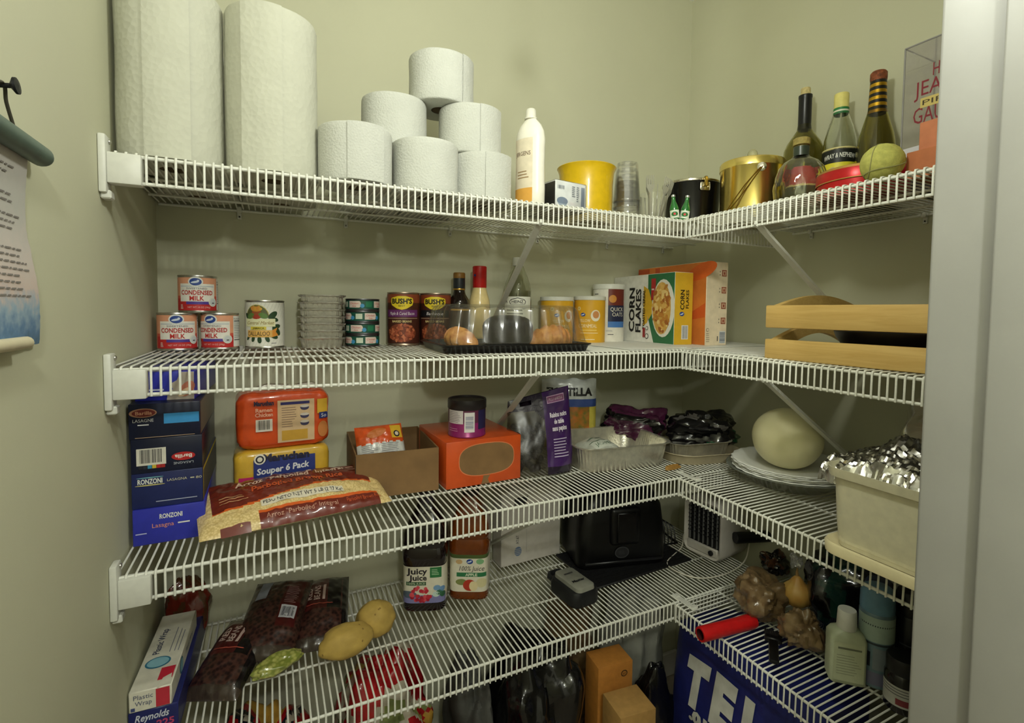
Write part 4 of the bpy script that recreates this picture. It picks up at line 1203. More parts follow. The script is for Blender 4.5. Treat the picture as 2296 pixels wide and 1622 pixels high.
pb = MB(); pb.ell(f, -32, 46, 20, 8, ink(176, 130, 100), 1); pb.ell(f, -31, 46, 17, 6.4, ink(110, 36, 34), 2); pb.text(f, 'Barilla', -31, 43, 6, ink(206, 150, 120), 3, w=24, bold=.02); pb.text(f, 'LASAGNE', -32, 30, 5.5, ink(206, 206, 206), 2, w=30); pb.rect(f, -40, -24, 24, 26, ink(206, 206, 206), 2)
pb.rect(f, -2, 51, 25, 43, ink(60, 150, 214), 2); pb.rect(f, -44, 44, 2, 3, ink(190, 160, 130), 2)
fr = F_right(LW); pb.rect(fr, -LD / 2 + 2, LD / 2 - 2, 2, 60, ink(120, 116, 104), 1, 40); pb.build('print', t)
z += 62
t = carton('lasagne_box', 'torn open blue box on top of the stack, under the shelf', LX0 + 2, ys + 14, z, LW - 14, LD - 30, 52, R(-4), BLUE, g)
pb = MB(); fz = F_front(LD - 30); pb.poly(fz, [(2, 0.5), (45, 0.5), (45, 51), (24, 51), (18, 36), (8, 30), (12, 20), (4, 12)], ink(176, 164, 150), 1); pb.ell(fz, 34, 20, 10, 16, ink(196, 120, 96), 2, rot=-.6); pb.ell(fz, 30, 14, 5, 12, ink(226, 196, 160), 3, rot=-.9)
pb.rect(fz, -34, -2, 18, 21, ink(200, 204, 230), 2); pb.rect(fz, -28, -8, 8, 10.5, ink(200, 204, 230), 2); pb.poly(F_top(52), [(-40, -105), (10, -105), (-4, 40), (-40, 60)], ink(140, 144, 186), 1)
pb.build('print', t)

# ---- soft packs
def soft_box(mb, w, d, h, m, n=3.6, cr=2.0, seed=0, nu=48, nv=26, top_in=0.0):
    """a plump shrink-wrapped block: superellipsoid with crumple noise; returns surface mapper for the front"""
    def sp(c, e):
        return math.copysign(abs(c) ** (2 / e), c)
    def fn(u, v):
        a = 2 * math.pi * u; b = math.pi * (v - .5)
        p = Vector((w / 2 * sp(math.cos(b), n) * sp(math.cos(a), n), d / 2 * sp(math.cos(b), n) * sp(math.sin(a), n), h / 2 + h / 2 * sp(math.sin(b), n)))
        k = cr * fbm((p.x * .03 + seed, p.y * .03, p.z * .03), 1.0) + cr * .6 * fbm((p.x * .1 + seed, p.y * .1, p.z * .1), 1.0)
        q = p + (p - Vector((0, 0, h / 2))).normalized() * k
        q.z = max(q.z, 0)
        return q
    mb.grid(fn, nu, nv, m, wrapu=True)
    return fn
def front_map(w, d, h, n=3.6, bulge=1.5):
    """approximate the front of a soft block for print"""
    def f(u, v, l):
        su = min(.999, abs(u) / (w / 2)); sv = min(.999, abs(v - h / 2) / (h / 2))
        y = d / 2 * max(0.0, (1 - su ** n - sv ** n * (1 - su ** n))) ** (1 / n)
        return (u, -y - bulge - EPS * l, v)
    return f
g = 'noodle multipacks stacked behind the rice'
ORW = mat('orange_wrap', (226, 84, 34), .22, var=.1, scale=25, coat=.5, bump=.3, bscale=60)
YEW = mat('yellow_wrap', (222, 178, 60), .22, var=.1, scale=25, coat=.5, bump=.3, bscale=60)
t = thing('noodle_pack', 'yellow and pink noodle multipack at the bottom, behind the rice bag', 'noodle pack', -917, 284, B3, R(3), g)
mb = MB(); soft_box(mb, 192, 108, 116, YEW, 8, 2, 1); mb.build('wrapper', t, smooth=60)
pb = MB(); f = front_map(192, 108, 116, 8, 2.4)
pb.rect(f, -86, 88, 8, 62, ink(196, 40, 110), 1, 8); pb.rect(f, -58, 64, 46, 98, ink(44, 58, 130), 2, 8)
pb.text(f, 'Maruchan', 6, 92, 15, ink(30, 30, 60), 4, w=92, bold=.05); pb.ell(f, -46, 98, 11, 11, ink(236, 230, 214), 4); pb.ell(f, -46, 98, 8, 8, ink(30, 30, 50), 5); pb.ell(f, -46, 98, 5, 5, ink(236, 230, 214), 6)
pb.text(f, 'Souper 6 Pack', 0, 68, 13, ink(236, 236, 240), 4, w=104, shear=.15, bold=.03, rot=.06); pb.text(f, 'Ramen Noodle', 2, 54, 6, ink(226, 206, 120), 4, w=48); pb.text(f, 'Soup', 2, 46, 5, ink(226, 206, 120), 4, w=16); pb.text(f, 'Flavor', 56, 48, 7, ink(240, 180, 200), 4, w=30, shear=.2)
pb.build('print', t)
t = thing('noodle_pack', 'orange chicken noodle multipack resting on the yellow pack', 'noodle pack', -914, 286, B3 + 115, R(3), g)
mb = MB(); soft_box(mb, 186, 108, 124, ORW, 7, 3, 4); mb.build('wrapper', t, smooth=60)
pb = MB(); f = front_map(186, 108, 124, 7, 3.2)
pb.rect(f, -14, 60, 14, 106, ink(222, 190, 150), 1, 8); pb.rect(f, -8, 50, 96, 102, ink(52, 48, 110), 2, 8)
pb.lines(f, -6, 24, 46, 92, 9, ink(150, 120, 100), 2, t=.3, seed=4); pb.rect(f, -6, 46, 18, 40, ink(206, 160, 60), 2, 8)
for v in (88, 70, 54):
    pb.ell(f, 40, v, 9, 6, ink(70, 66, 100), 3); pb.ell(f, 40, v + 3, 9, 3, ink(220, 210, 200), 4)
pb.text(f, 'Maruchan', -40, 98, 9, ink(30, 30, 60), 3, w=38, bold=.05); pb.text(f, 'Ramen', -40, 84, 8, ink(240, 180, 150), 3, w=32, bold=.03); pb.text(f, 'Chicken', -40, 74, 8, ink(240, 180, 150), 3, w=34, bold=.03)
pb.rect(f, -56, -24, 42, 68, ink(230, 222, 210), 2, 8); pb.bars(f, -52, -28, 46, 66, ink(40, 36, 36), 3, 14)
pb.rect(f, 66, 88, 72, 104, ink(226, 180, 60), 1, 6); pb.rect(f, 70, 89, 60, 74, ink(40, 56, 120), 2, 6); pb.text(f, 'So', 80, 63, 8, ink(236, 236, 236), 3); pb.ell(f, 78, 36, 11, 18, ink(206, 130, 70), 2)
pb.build('print', t)
MB().tube([(-70, 0, 124), (-30, 4, 130), (20, -2, 127), (60, 0, 131), (84, 2, 124)], [2, 7, 6, 7, 2], clear('pack_film', refl=.3, haze=.12), 8).build('gathered_film', t)

# rice bag
t = thing('rice_bag', 'five-pound bag of brown rice with a dark red label band', 'bag', -893, 142, B3 + 2, R(9))
RW, RD, RT = 344, 160, 40
def pillow(w, d, th, seed, cr=2.5, tilt=0.0, p=2.4):
    def base(u, v):    # u,v in -1..1
        e = max(0.0, 1 - abs(u) ** p) ** .55 * max(0.0, 1 - abs(v) ** p) ** .55
        return e
    def top(u, v):
        e = base(u, v); x_, y_ = u * w / 2, v * d / 2
        n_ = cr * (fbm((x_ * .02 + seed, y_ * .02, 0), 1) + .6 * fbm((x_ * .07 + seed, y_ * .07, 3), 1)) * min(1, e * 2 + .2)
        return Vector((x_, y_, th * .35 + th * .65 * e + n_ + (v + 1) / 2 * tilt))
    def bot(u, v):
        e = base(u, v)
        return Vector((u * w / 2, v * d / 2, max(0.0, th * .35 - th * .40 * e) + (v + 1) / 2 * tilt))
    return top, bot
top, bot = pillow(RW, RD, RT, 3, 3.5, 40)
RICE = mat('rice_grains', (206, 178, 116), .4, var=.16, scale=260, coat=.6, kind='voronoi', rgb2=(232, 208, 150))
DRED = mat('rice_label_red', (112, 40, 28), .28, var=.08, coat=.5)
ORL = ink(214, 96, 34)
def rice_m(u, v):
    U_, V_ = u * 2 - 1, v * 2 - 1
    edge = -.26 + .10 * math.sin(U_ * 3 + .6) + .10 * U_
    if abs(U_) > .86:
        return RICE
    if V_ > edge + .06:
        return DRED
    if V_ > edge:
        return ORL
    if V_ < -.72 and U_ > -.45:
        return DRED
    if V_ < -.66 and U_ > -.45:
        return ORL
    return RICE
mb = MB(); mb.grid(lambda u, v: top(u * 2 - 1, v * 2 - 1), 90, 56, rice_m); mb.grid(lambda u, v: bot(u * 2 - 1, v * 2 - 1), 40, 24, RICE, flip=True)
mb.build('bag', t, smooth=70)
pb = MB()
def rf(u, v, l):
    p_ = top(u / (RW / 2), v / (RD / 2)); return (p_.x, p_.y, p_.z + .5 + EPS * l)
pb.text(rf, 'Arroz "Parboiled" Integral', 0, 34, 16, ink(222, 190, 170), 2, w=212, bold=.03, shear=.1); pb.text(rf, 'Parboiled Brown Rice', 8, 8, 15, ink(206, 92, 50), 2, w=176, bold=.03, shear=.1)
pb.rect(rf, -70, 84, -44, -27, ink(226, 218, 196), 2, 6); pb.text(rf, 'PESO NETO/NET WT 5 LB (2.27 Kg)', 8, -40, 9, ink(40, 40, 56), 4, w=148)
pb.text(rf, 'Arroz "Parboiled" Integral', 0, -70, 8, ink(206, 160, 140), 2, w=130); pb.text(rf, 'Parboiled Brown Rice', 118, -69, 8, ink(200, 90, 50), 2, w=70)
pb.lines(rf, -136, -80, -16, 6, 3, ink(200, 150, 110), 2, t=.3); pb.lines(rf, 112, 136, 26, 50, 3, ink(206, 170, 150), 2, t=.3)
pb.rect(rf, -140, -92, -84, -70, DRED, 1, 6)
pb.build('print', t)

# open brown cardboard box
KR = mat('kraft_board', (136, 104, 66), .75, var=.1, scale=20); KRI = mat('kraft_inside', (112, 84, 54), .8, var=.1)
t = thing('cardboard_box', 'open brown cardboard box between the noodles and the orange box', 'box', -674, 280, B3, R(-3))
w, d, h = 186, 234, 100
mb = MB()
mb.box(-w / 2, w / 2, -d / 2, -d / 2 + 3, 0, h, KR); mb.box(-w / 2, w / 2, d / 2 - 3, d / 2, 0, h, KR); mb.box(-w / 2, -w / 2 + 3, -d / 2 + 3, d / 2 - 3, 0, h, KR); mb.box(w / 2 - 3, w / 2, -d / 2 + 3, d / 2 - 3, 0, h, KR); mb.box(-w / 2 + 3, w / 2 - 3, -d / 2 + 3, d / 2 - 3, 0, 3, KRI)
mb.build('carton', t, smooth=0)
MB().box(-w / 2 - .5, -w / 2 + 1.2, -d / 2 - .8, -d / 2 + 1, 0, h * .98, ink(60, 46, 34)).build('slit_edge', t, smooth=0)
# noodle packet in the box
t = thing('noodle_packet', 'single orange and white noodle packet standing inside the cardboard box', 'noodle packet', -708, 236, B3 + 52, R(6))
tp, bt = pillow(112, 96, 34, 8, 3.0)
PM = Matrix.Translation((0, 0, 44)) @ Matrix.Rotation(R(62), 4, 'X')
SIL = mat('packet_white', (214, 214, 210), .25, var=.1, coat=.4); ORP = mat('packet_orange', (220, 88, 36), .25, var=.12, coat=.4)
mb = MB(); mb.grid(lambda u, v: tp(u * 2 - 1, v * 2 - 1), 40, 30, lambda u, v: ORP if v > .52 + .03 * math.sin(u * 40) else SIL, PM); mb.grid(lambda u, v: bt(u * 2 - 1, v * 2 - 1), 20, 16, ORP, PM, flip=True)
mb.build('wrapper', t, smooth=70)
pb = MB()
def pf_(u, v, l):
    p_ = tp(u / 56, v / 48); return tuple(PM @ Vector((p_.x, p_.y, p_.z + .4 + EPS * l)))
pb.rect(pf_, 22, 50, 10, 42, ink(222, 176, 50), 1, 6); pb.ell(pf_, 36, 20, 8, 8, ink(30, 30, 40), 2); pb.ell(pf_, 36, 20, 5, 5, ink(226, 210, 190), 3); pb.ell(pf_, -12, 26, 24, 10, ink(196, 110, 50), 2, rot=.3)
pb.lines(pf_, -48, -14, -28, 0, 7, ink(130, 130, 140), 2, t=.25, seed=2); pb.lines(pf_, -6, 48, -28, 0, 7, ink(130, 130, 140), 2, t=.25, seed=5); pb.rect(pf_, -40, 50, -42, -32, ink(150, 180, 206), 1, 6)
pb.build('print', t)

# orange carton with kraft oval
t = thing('orange_carton', 'orange carton with a brown oval window, dusty canister on top', 'box', -478, 256, B3, R(2))
w, d, h = 198, 214, 112
ORC = mat('orange_tape_card', (214, 84, 30), .35, var=.08, scale=18, coat=.3, bump=.4, bscale=50)
MB().box(-w / 2, w / 2, -d / 2, d / 2, 0, h, ORC, bev=3, seg=2).build('carton', t)
pb = MB(); f = F_front(d)
def sup(cu, cv, ru, rv, n_, N=40):
    return [(cu + math.copysign(abs(math.cos(a)) ** (2 / n_), math.cos(a)) * ru, cv + math.copysign(abs(math.sin(a)) ** (2 / n_), math.sin(a)) * rv) for a in [2 * math.pi * i / N for i in range(N)]]
pb.poly(f, sup(6, 62, 74, 40, 2.8), ink(226, 130, 84), 1); pb.poly(f, sup(6, 62, 72, 38, 2.8), KR, 2)
pb.poly(f, [(-10, 2), (12, 2), (8, 12), (14, 22), (-4, 22), (-6, 12)], KR, 2)
pb.build('oval_window', t)
# canister on the carton
x, y = -500, 206
t = thing('drink_canister', 'magenta canister with a black lid standing on the orange carton', 'canister', x, y, B3 + 113, face(x, y, R(-14)))
r = 46
MB().lathe([(0, 0), (r, 0), (r + .8, 1), (r + .8, 3), (r, 4), (r, 70), (0, 70)], mat('canister_magenta', (150, 40, 110), .3, .2, var=.1, coat=.3), 40).build('drum', t)
MB().lathe([(r + .4, 66), (r + 2, 68), (r + 2, 86), (r + 1, 90), (r - 2, 90), (r - 4, 86), (0, 86)], mat('canister_lid', (40, 34, 36), .35), 40, caps=False).build('lid', t)
pb = MB(); f = F_cyl(r); c = math.pi * r
pb.rect(f, -c, c, 36, 66, ink(96, 40, 70), 1, 5); pb.rect(f, -42, 2, 34, 66, ink(214, 206, 206), 2, 5); pb.lines(f, -40, 0, 36, 64, 7, ink(120, 110, 120), 3, t=.25); pb.rect(f, 5, 30, 14, 62, ink(230, 226, 224), 2, 5); pb.bars(lambda a, b, l: f(b, a, l), 22, 54, 8, 27, ink(130, 130, 160), 3, 14); pb.rect(f, 40, 70, 20, 66, ink(40, 36, 80), 2, 5); pb.lines(f, -38, -2, 14, 24, 2, ink(220, 170, 200), 3, t=.2)
pb.build('label', t)

# grape pouch
x, y = -306, 176
t = thing('grape_pouch', 'handled purple pouch of dark grapes with white French lettering', 'pouch', x, y, B3, face(x, y, R(18)))
GW, GH, GT = 186, 222, 84
def gp(sign):
    def fn(u, v):
        U_, V_ = u * 2 - 1, v
        e = max(0.0, 1 - abs(U_) ** 2.6) ** .5 * (1 - V_ ** 1.7 * .93) * min(1, (V_ * 9) ** .5 + .55)
        xw = GW / 2 * (1 - .10 * V_) * (1 - .16 * max(0, .25 - V_) * 2)
        p_ = Vector((U_ * xw, sign * GT / 2 * e, V_ * GH * (1 - .17 * V_ * (1 - U_) / 2)))
        p_.y += 4.0 * fbm((U_ * 2 + 7, V_ * 3, sign), 1.0) * e + V_ * 26
        return p_
    return fn
PUR = mat('purple_film', (66, 34, 96), .2, var=.15, scale=14, coat=.6, bump=.3, bscale=40); PURD = mat('dark_purple_film', (34, 22, 44), .22, var=.15, coat=.5)
FILM = clear('pouch_film', (.66, .64, .62), refl=.1, rough=.3, haze=.07, hazecol=(96, 84, 66), fr=.12)
def gm(u, v):
    U_ = u * 2 - 1
    # handle hole in the top band, left of middle
    if .87 < v < .93 and -.62 < U_ < -.25:
        return None
    if v > .78 - .04 * U_:
        return PURD if U_ < .1 else PUR
    if U_ > .08 + .55 * max(0, v - .55) * 0 and v > .0:
        return PUR if v > .1 else PURD
    if U_ > -.3 and v > .66 - .5 * (U_ - .08):
        return PURD
    return FILM
fr_, bk_ = gp(-1), gp(1)
for nm, fn, fl, mm in (('front_film', fr_, False, gm), ('back_film', bk_, True, lambda u, v: PURD if v > .8 else FILM)):
    mb = MB(); N1, N2 = 44, 48
    vs_ = [tuple(fn(i / N1, j / N2)) for j in range(N2 + 1) for i in range(N1 + 1)]
    fs = []; ms = []
    for j in range(N2):
        for i in range(N1):
            q = mm((i + .5) / N1, (j + .5) / N2)
            if q is None:
                continue
            ff = (j * (N1 + 1) + i, j * (N1 + 1) + i + 1, (j + 1) * (N1 + 1) + i + 1, (j + 1) * (N1 + 1) + i)
            fs.append(ff[::-1] if fl else ff); ms.append(q)
    mb.add(vs_, fs, ms); mb.build(nm, t, smooth=70)
pb = MB()
def gf(u, v, l):
    p_ = fr_((u / (GW / 2) + 1) / 2, v / GH); return (p_.x, p_.y - 1.2 - EPS * l, p_.z)
pb.rect(gf, 20, 74, 188, 208, ink(206, 170, 206), 2, 6); pb.rect(gf, 22, 72, 190, 206, ink(140, 80, 130), 3, 6); pb.text(gf, 'PLU #4056', 47, 194, 8, ink(226, 200, 220), 4, w=42)
for i, s_ in enumerate(('Raisins noirs', 'de table', 'sans pepins')):
    pb.text(gf, s_, 50, 150 - i * 18, 12, ink(226, 216, 230), 3, w=(52, 30, 44)[i], bold=.04)
pb.lines(gf, 28, 72, 44, 96, 7, ink(190, 176, 206), 3, t=.35, seed=3)
pb.build('print', t)
gg = MB(); rnd = random.Random(3); GRP = mat('black_grape', (34, 26, 36), .35, var=.3, scale=40)
for i in range(60):
    a, b, c_ = rnd.uniform(-72, 6), rnd.uniform(-20, 20), rnd.uniform(11, 118)
    rr = rnd.uniform(9, 11.5)
    gg.lathe([(0, -rr * 1.15), (rr * .7, -rr * .8), (rr, 0), (rr * .7, rr * .8), (0, rr * 1.15)], GRP, 8, Matrix.Translation((a * (1 - .0 * c_), b + c_ / GH * 26, c_)) @ Matrix.Rotation(rnd.random() * 2, 4, 'X'))
go = gg.build('grapes', t, smooth=80); go['kind'] = 'stuff'

# snack bag behind the grapes
x, y = -112, 352
t = thing('snack_bag', 'silver-white snack bag with a blue band behind the foil pan', 'bag', x, y, B3, face(x, y, R(6)))
SW, SH = 168, 214
WTB = mat('silver_white_film', (206, 210, 206), .22, var=.1, coat=.4, bump=.3, bscale=40); PICB = mat('food_picture', (196, 110, 44), .3, scale=55, rgb2=(96, 110, 44), coat=.4); BLB = mat('snack_blue', (60, 84, 150), .25, coat=.4); YLB = mat('snack_yellow', (206, 190, 80), .25, coat=.4)
def sb(sign):
    def fn(u, v):
        U_ = u * 2 - 1; V_ = v * 2 - 1
        e = max(0.0, 1 - abs(U_) ** 2.4) ** .5 * max(0.0, 1 - abs(V_) ** 4) ** .5
        return Vector((U_ * SW / 2, sign * 26 * e + 3 * fbm((U_ * 3, V_ * 3, 5 + sign), 1) * e, v * SH + (3 * math.sin(U_ * 9) if v > .98 else 0)))
    return fn
mb = MB(); mb.grid(sb(-1), 30, 36, lambda u, v: WTB if v > .72 else (BLB if v > .60 else (PICB if v > .12 and u > .12 and u < .88 else YLB))); mb.grid(sb(1), 20, 20, WTB, flip=True); mb.build('bag', t, smooth=70)
pb = MB(); sf = lambda u, v, l: (lambda p_: (p_.x, p_.y - .8 - EPS * l, p_.z))(sb(-1)((u / (SW / 2) + 1) / 2, v / SH))
pb.text(sf, 'TORTILLA', 0, 166, 22, ink(28, 28, 28), 2, w=140, bold=.05); pb.build('print', t)

# large foil pan with a packet inside
FOILD = mat('foil_pan_alu', (232, 228, 214), .3, .8, var=.1, scale=60, bump=.3, bscale=160)
t = thing('foil_tray', 'deep rectangular foil pan with crimped rim, packet inside', 'foil pan', -72, 196, B3, R(-7))
foil_pan(272, 214, 64, 40, 12, FOILD, ribs=1.6, flange=9, seed=2).build('pan', t, smooth=50)
t = thing('white_packet', 'white packet with green lettering lying in the foil pan', 'packet', -118, 186, B3 + 4, R(4))
tp, bt = pillow(108, 132, 60, 14, 2.5)
mb = MB(); mb.grid(lambda u, v: tp(u * 2 - 1, v * 2 - 1), 30, 30, mat('white_packet_film', (206, 208, 196), .3, coat=.3, bump=.3)); mb.grid(lambda u, v: bt(u * 2 - 1, v * 2 - 1), 16, 16, WTB, flip=True); mb.build('wrapper', t, smooth=70)
pb = MB(); wf = lambda u, v, l: (lambda p_: (p_.x, p_.y, p_.z + .5 + EPS * l))(tp(u / 54, v / 66))
pb.rect(wf, -36, 48, -44, -10, ink(222, 226, 214), 1, 6); pb.text(wf, 'JALAPENO', 6, -34, 13, ink(60, 100, 66), 2, w=70); pb.rect(wf, -36, 48, -8, -6, ink(60, 100, 66), 2, 6); pb.ell(wf, 0, 20, 30, 3, ink(110, 130, 110), 2, rot=.2)
pb.build('print', t)
# rubber bands in front of the pan
o = MB()
for k in range(4):
    o.tube([(30 * math.cos(a) * (1 - .06 * k), 7 * math.sin(a) + k * 1.5, 1.5 + 1.6 * k) for a in [2 * math.pi * i / 24 for i in range(24)]], 1.4, mat('rubber_tan', (176, 132, 66), .6), 5, closed=True)
o = o.build('rubber_bands', smooth=60, loc=(35, 52, B3)); o.rotation_euler = (0, 0, R(8)); tag(o, 'small loop of tan rubber bands under the foil pan rim', 'rubber band')

# tan serving tray + second foil pan + chip bag in the corner
t = thing('serving_tray', 'shallow tan tray with a pale rim under the second foil pan', 'tray', 196, 196, B3, R(-10))
foil_pan(230, 330, 26, 70, 8, mat('tan_tray', (176, 164, 136), .45), ribs=0, flange=5, seed=1).build('tray', t, smooth=50)
t = thing('foil_tray', 'second foil pan in the corner holding the crumpled chip bags', 'foil pan', 190, 200, B3 + 4, R(-10))
foil_pan(190, 280, 48, 40, 10, FOILD, ribs=1.6, flange=8, seed=5).build('pan', t, smooth=50)
def crumple_bag(name, label, x, y, z, sx, sy, sz, rz, cols, seed, group=None, cr=.25, cat='bag', n=2.5, nu=64, nv=36, tilt=0, fs=.9, cs=1.7):
    t = thing(name, label, cat, x, y, z, rz, group)
    if tilt:
        t.rotation_euler = (0, tilt, rz)
    def sp(c, e):
        return math.copysign(abs(c) ** (2 / e), c)
    def fn(u, v):
        a = 2 * math.pi * u; b = math.pi * (v - .5)
        d_ = Vector((sp(math.cos(b), n) * sp(math.cos(a), n), sp(math.cos(b), n) * sp(math.sin(a), n), sp(math.sin(b), n)))
        k = 1 + cr * noise.turbulence(d_ * fs + Vector((seed, seed * 2.1, 0)), 3, False) * 1.2 + cr * .5 * abs(noise.noise(d_ * 3.1 + Vector((seed, 0, seed)))) - cr * .4
        p_ = Vector((d_.x * sx * k, d_.y * sy * k, d_.z * sz * k + sz))
        p_.z = max(0.0, p_.z)
        return p_
    def mm(u, v):
        if len(cols) == 1:
            return cols[0]
        a = 2 * math.pi * u; b = math.pi * (v - .5)
        d_ = Vector((math.cos(a) * math.cos(b), math.sin(a) * math.cos(b), math.sin(b)))
        q = noise.noise(d_ * cs + Vector((seed * 3.3, 1, 0)))
        return cols[int(max(0, min(len(cols) - 1, (q * .9 + .5) * len(cols))))]
    mb = MB(); mb.grid(fn, nu, nv, mm, wrapu=True); mb.build('bag', t, smooth=35)
    return t
film = lambda nm, c: mat(nm, c, .2, var=.25, scale=22, coat=.6, bump=.5, bscale=50)
t = crumple_bag('chip_bag', 'purple and black crumpled chip bag at the back of the corner foil pan', 92, 280, B3 + 16, 104, 56, 56, R(-32), [film('plum_film', (84, 32, 66)), film('black_film', (16, 15, 18)), film('plum_film', (84, 32, 66))], 2.2, 'crumpled chip bags', cr=.32, fs=1.1, cs=.8)
t = crumple_bag('chip_bag', 'black and silver crumpled chip bag at the front of the corner foil pan', 240, 146, B3 + 14, 110, 70, 54, R(-50), [film('grey_film', (110, 106, 104)), film('black_film', (16, 15, 18)), film('black_film', (16, 15, 18)), film('black_film', (16, 15, 18)), film('green_film', (30, 84, 54))], 5.3, 'crumpled chip bags', cr=.32, fs=1.1, cs=1.0)

# stack of foam plates on a glass platter, with a melon
PX, PY = 232, -148
pz = RZ(3, PY)
t = thing('glass_platter', 'clear glass platter under the paper plates', 'platter', PX, PY, pz)
MB().lathe([(0, 3), (86, 3), (90, 0), (94, 3), (120, 20), (144, 34), (150, 37), (145, 39), (118, 26), (92, 9), (0, 7)], mat('platter_glass', (196, 200, 186), .12, trans=.75, var=.05), 64).build('platter', t)
FOAM = mat('foam_plate_white', (232, 232, 226), .6, var=.02)
def plate_mesh(r):
    mb = MB()
    def fn(u, v):
        pr = [(0, 0), (r * .66, 0), (r * .74, 3), (r * .84, 11), (r * .98, 14), (r, 15.5), (r * .985, 17), (r * .84, 13.5), (r * .73, 5.5), (r * .65, 2.5), (0, 2.5)]
        k = v * (len(pr) - 1); i = min(len(pr) - 2, int(k)); q = k - i
        rr = pr[i][0] + (pr[i + 1][0] - pr[i][0]) * q; zz = pr[i][1] + (pr[i + 1][1] - pr[i][1]) * q
        sc = 1 + (.012 * math.cos(24 * 2 * math.pi * u) if rr > r * .9 else 0)
        return (rr * sc * math.cos(2 * math.pi * u), rr * sc * math.sin(2 * math.pi * u), zz)
    mb.grid(fn, 96, 20, FOAM, wrapu=True)
    o = mb.build('plate', smooth=50); me = o.data; bpy.data.objects.remove(o)
    return me
plm = plate_mesh(136)
for k in range(6):
    o = bpy.data.objects.new('foam_plate', plm); COL.objects.link(o)
    o.location = P3(PX + random.uniform(-3, 3), PY + random.uniform(-3, 3), pz + 22 + k * 3.2); o.rotation_euler = (0, 0, random.random() * 6)
    tag(o, ['lowest', 'second lowest', 'third lowest', 'third highest', 'second highest', 'uppermost'][k] + ' scalloped white plate of the stack under the melon', 'plate', 'scalloped white plates under the melon')
mz = pz + 22 + 5 * 3.2 + 3
t = thing('melon', 'large smooth pale yellow melon resting on the white plates', 'melon', 212, -150, mz)
mb = MB()
def mel(u, v):
    a = 2 * math.pi * u; b = math.pi * (v - .5)
    p_ = Vector((math.cos(a) * math.cos(b), math.sin(a) * math.cos(b), math.sin(b)))
    k = 1 + .015 * fbm(p_, 1.5)
    return Vector((p_.x * 80 * k, p_.y * 79 * k, 74 + p_.z * 74 * k))
mb.grid(mel, 56, 32, mat('melon_rind', (240, 233, 188), .42, var=.06, scale=8, sss=.1, bump=.05), wrapu=True); mb.build('rind', t, smooth=80)
MB().lathe([(6, 0), (5, 3), (0, 3.4)], mat('melon_scar', (150, 130, 80), .8), 12, Matrix.Translation((60, 40, 126)) @ Matrix.Rotation(R(45), 4, 'Y')).build('stem_scar', t)

# translucent bin standing on a cream lid
BX0, BX1, BY0, BY1 = -38, 236, -636, -402
bz = RZ(3, -500)
t = thing('storage_bin', 'translucent plastic bin on a cream lid, filled with crumpled foil', 'bin', (BX0 + BX1) / 2, (BY0 + BY1) / 2, bz, R(-1))
TRN = mat('translucent_poly', (242, 236, 206), .45, var=.05, trans=.2, sss=0)
bw, bd = BX1 - BX0, BY1 - BY0
mb = MB(); loft(mb, [rr3(bw - 26, bd - 26, 26, 16), rr3(bw - 18, bd - 18, 28, 60), rr3(bw - 10, bd - 10, 30, 138), rr3(bw + 6, bd + 6, 34, 142), rr3(bw + 12, bd + 12, 36, 158), rr3(bw + 9, bd + 9, 35, 158), rr3(bw + 1, bd + 1, 32, 144), rr3(bw - 14, bd - 14, 28, 138), rr3(bw - 24, bd - 24, 26, 24)], TRN, cap0=True)
k = len(mb.v) - 28; mb.f.append(tuple(range(k, k + 28))); mb.m.append(mb.mi(TRN)); mb.build('tub', t, smooth=50)
mb = MB(); loft(mb, [rr3(bw + 2, bd + 2, 34, 0), rr3(bw + 10, bd + 10, 36, 2), rr3(bw + 12, bd + 12, 36, 18), rr3(bw + 6, bd + 6, 34, 22), rr3(bw, bd, 32, 20), rr3(bw - 8, bd - 8, 30, 15)], mat('cream_poly', (236, 224, 182), .4, var=.03), cap0=True, cap1=True); mb.build('lid', t, smooth=50)
# crumpled foil sheet on the bin
CF = mat('crumpled_foil', (222, 220, 214), .22, 1.0, var=.1, scale=80)
mb = MB()
def cfoil(u, v):
    x_ = -110 + 250 * u; y_ = 112 - 240 * v
    ridge = 52 * math.exp(-((u - .42) ** 2) / .06 - ((v - .42) ** 2) / .05)
    crk = 11 * (noise.turbulence(Vector((u * 9, v * 9, 4)), 4, True) - .5) + 5 * noise.noise(Vector((u * 30, v * 30, 2)))
    edge = -36 * max(0, .12 - u) / .12 - 8 * max(0, v - .85)
    return (x_ + 8 * noise.noise(Vector((u * 8, v * 8, 9))), y_ + 8 * noise.noise(Vector((u * 8, v * 8, 19))), ridge + crk + edge)
mb.grid(cfoil, 80, 80, CF); mb.grid(lambda u, v: Vector(cfoil(u, v)) - Vector((0, 0, 1.2)), 80, 80, CF, flip=True)
o = mb.build('foil_sheet', smooth=12, loc=((BX0 + BX1) / 2, -485, bz + 160)); tag(o, 'crumpled sheet of kitchen foil heaped over the translucent bin', 'foil')
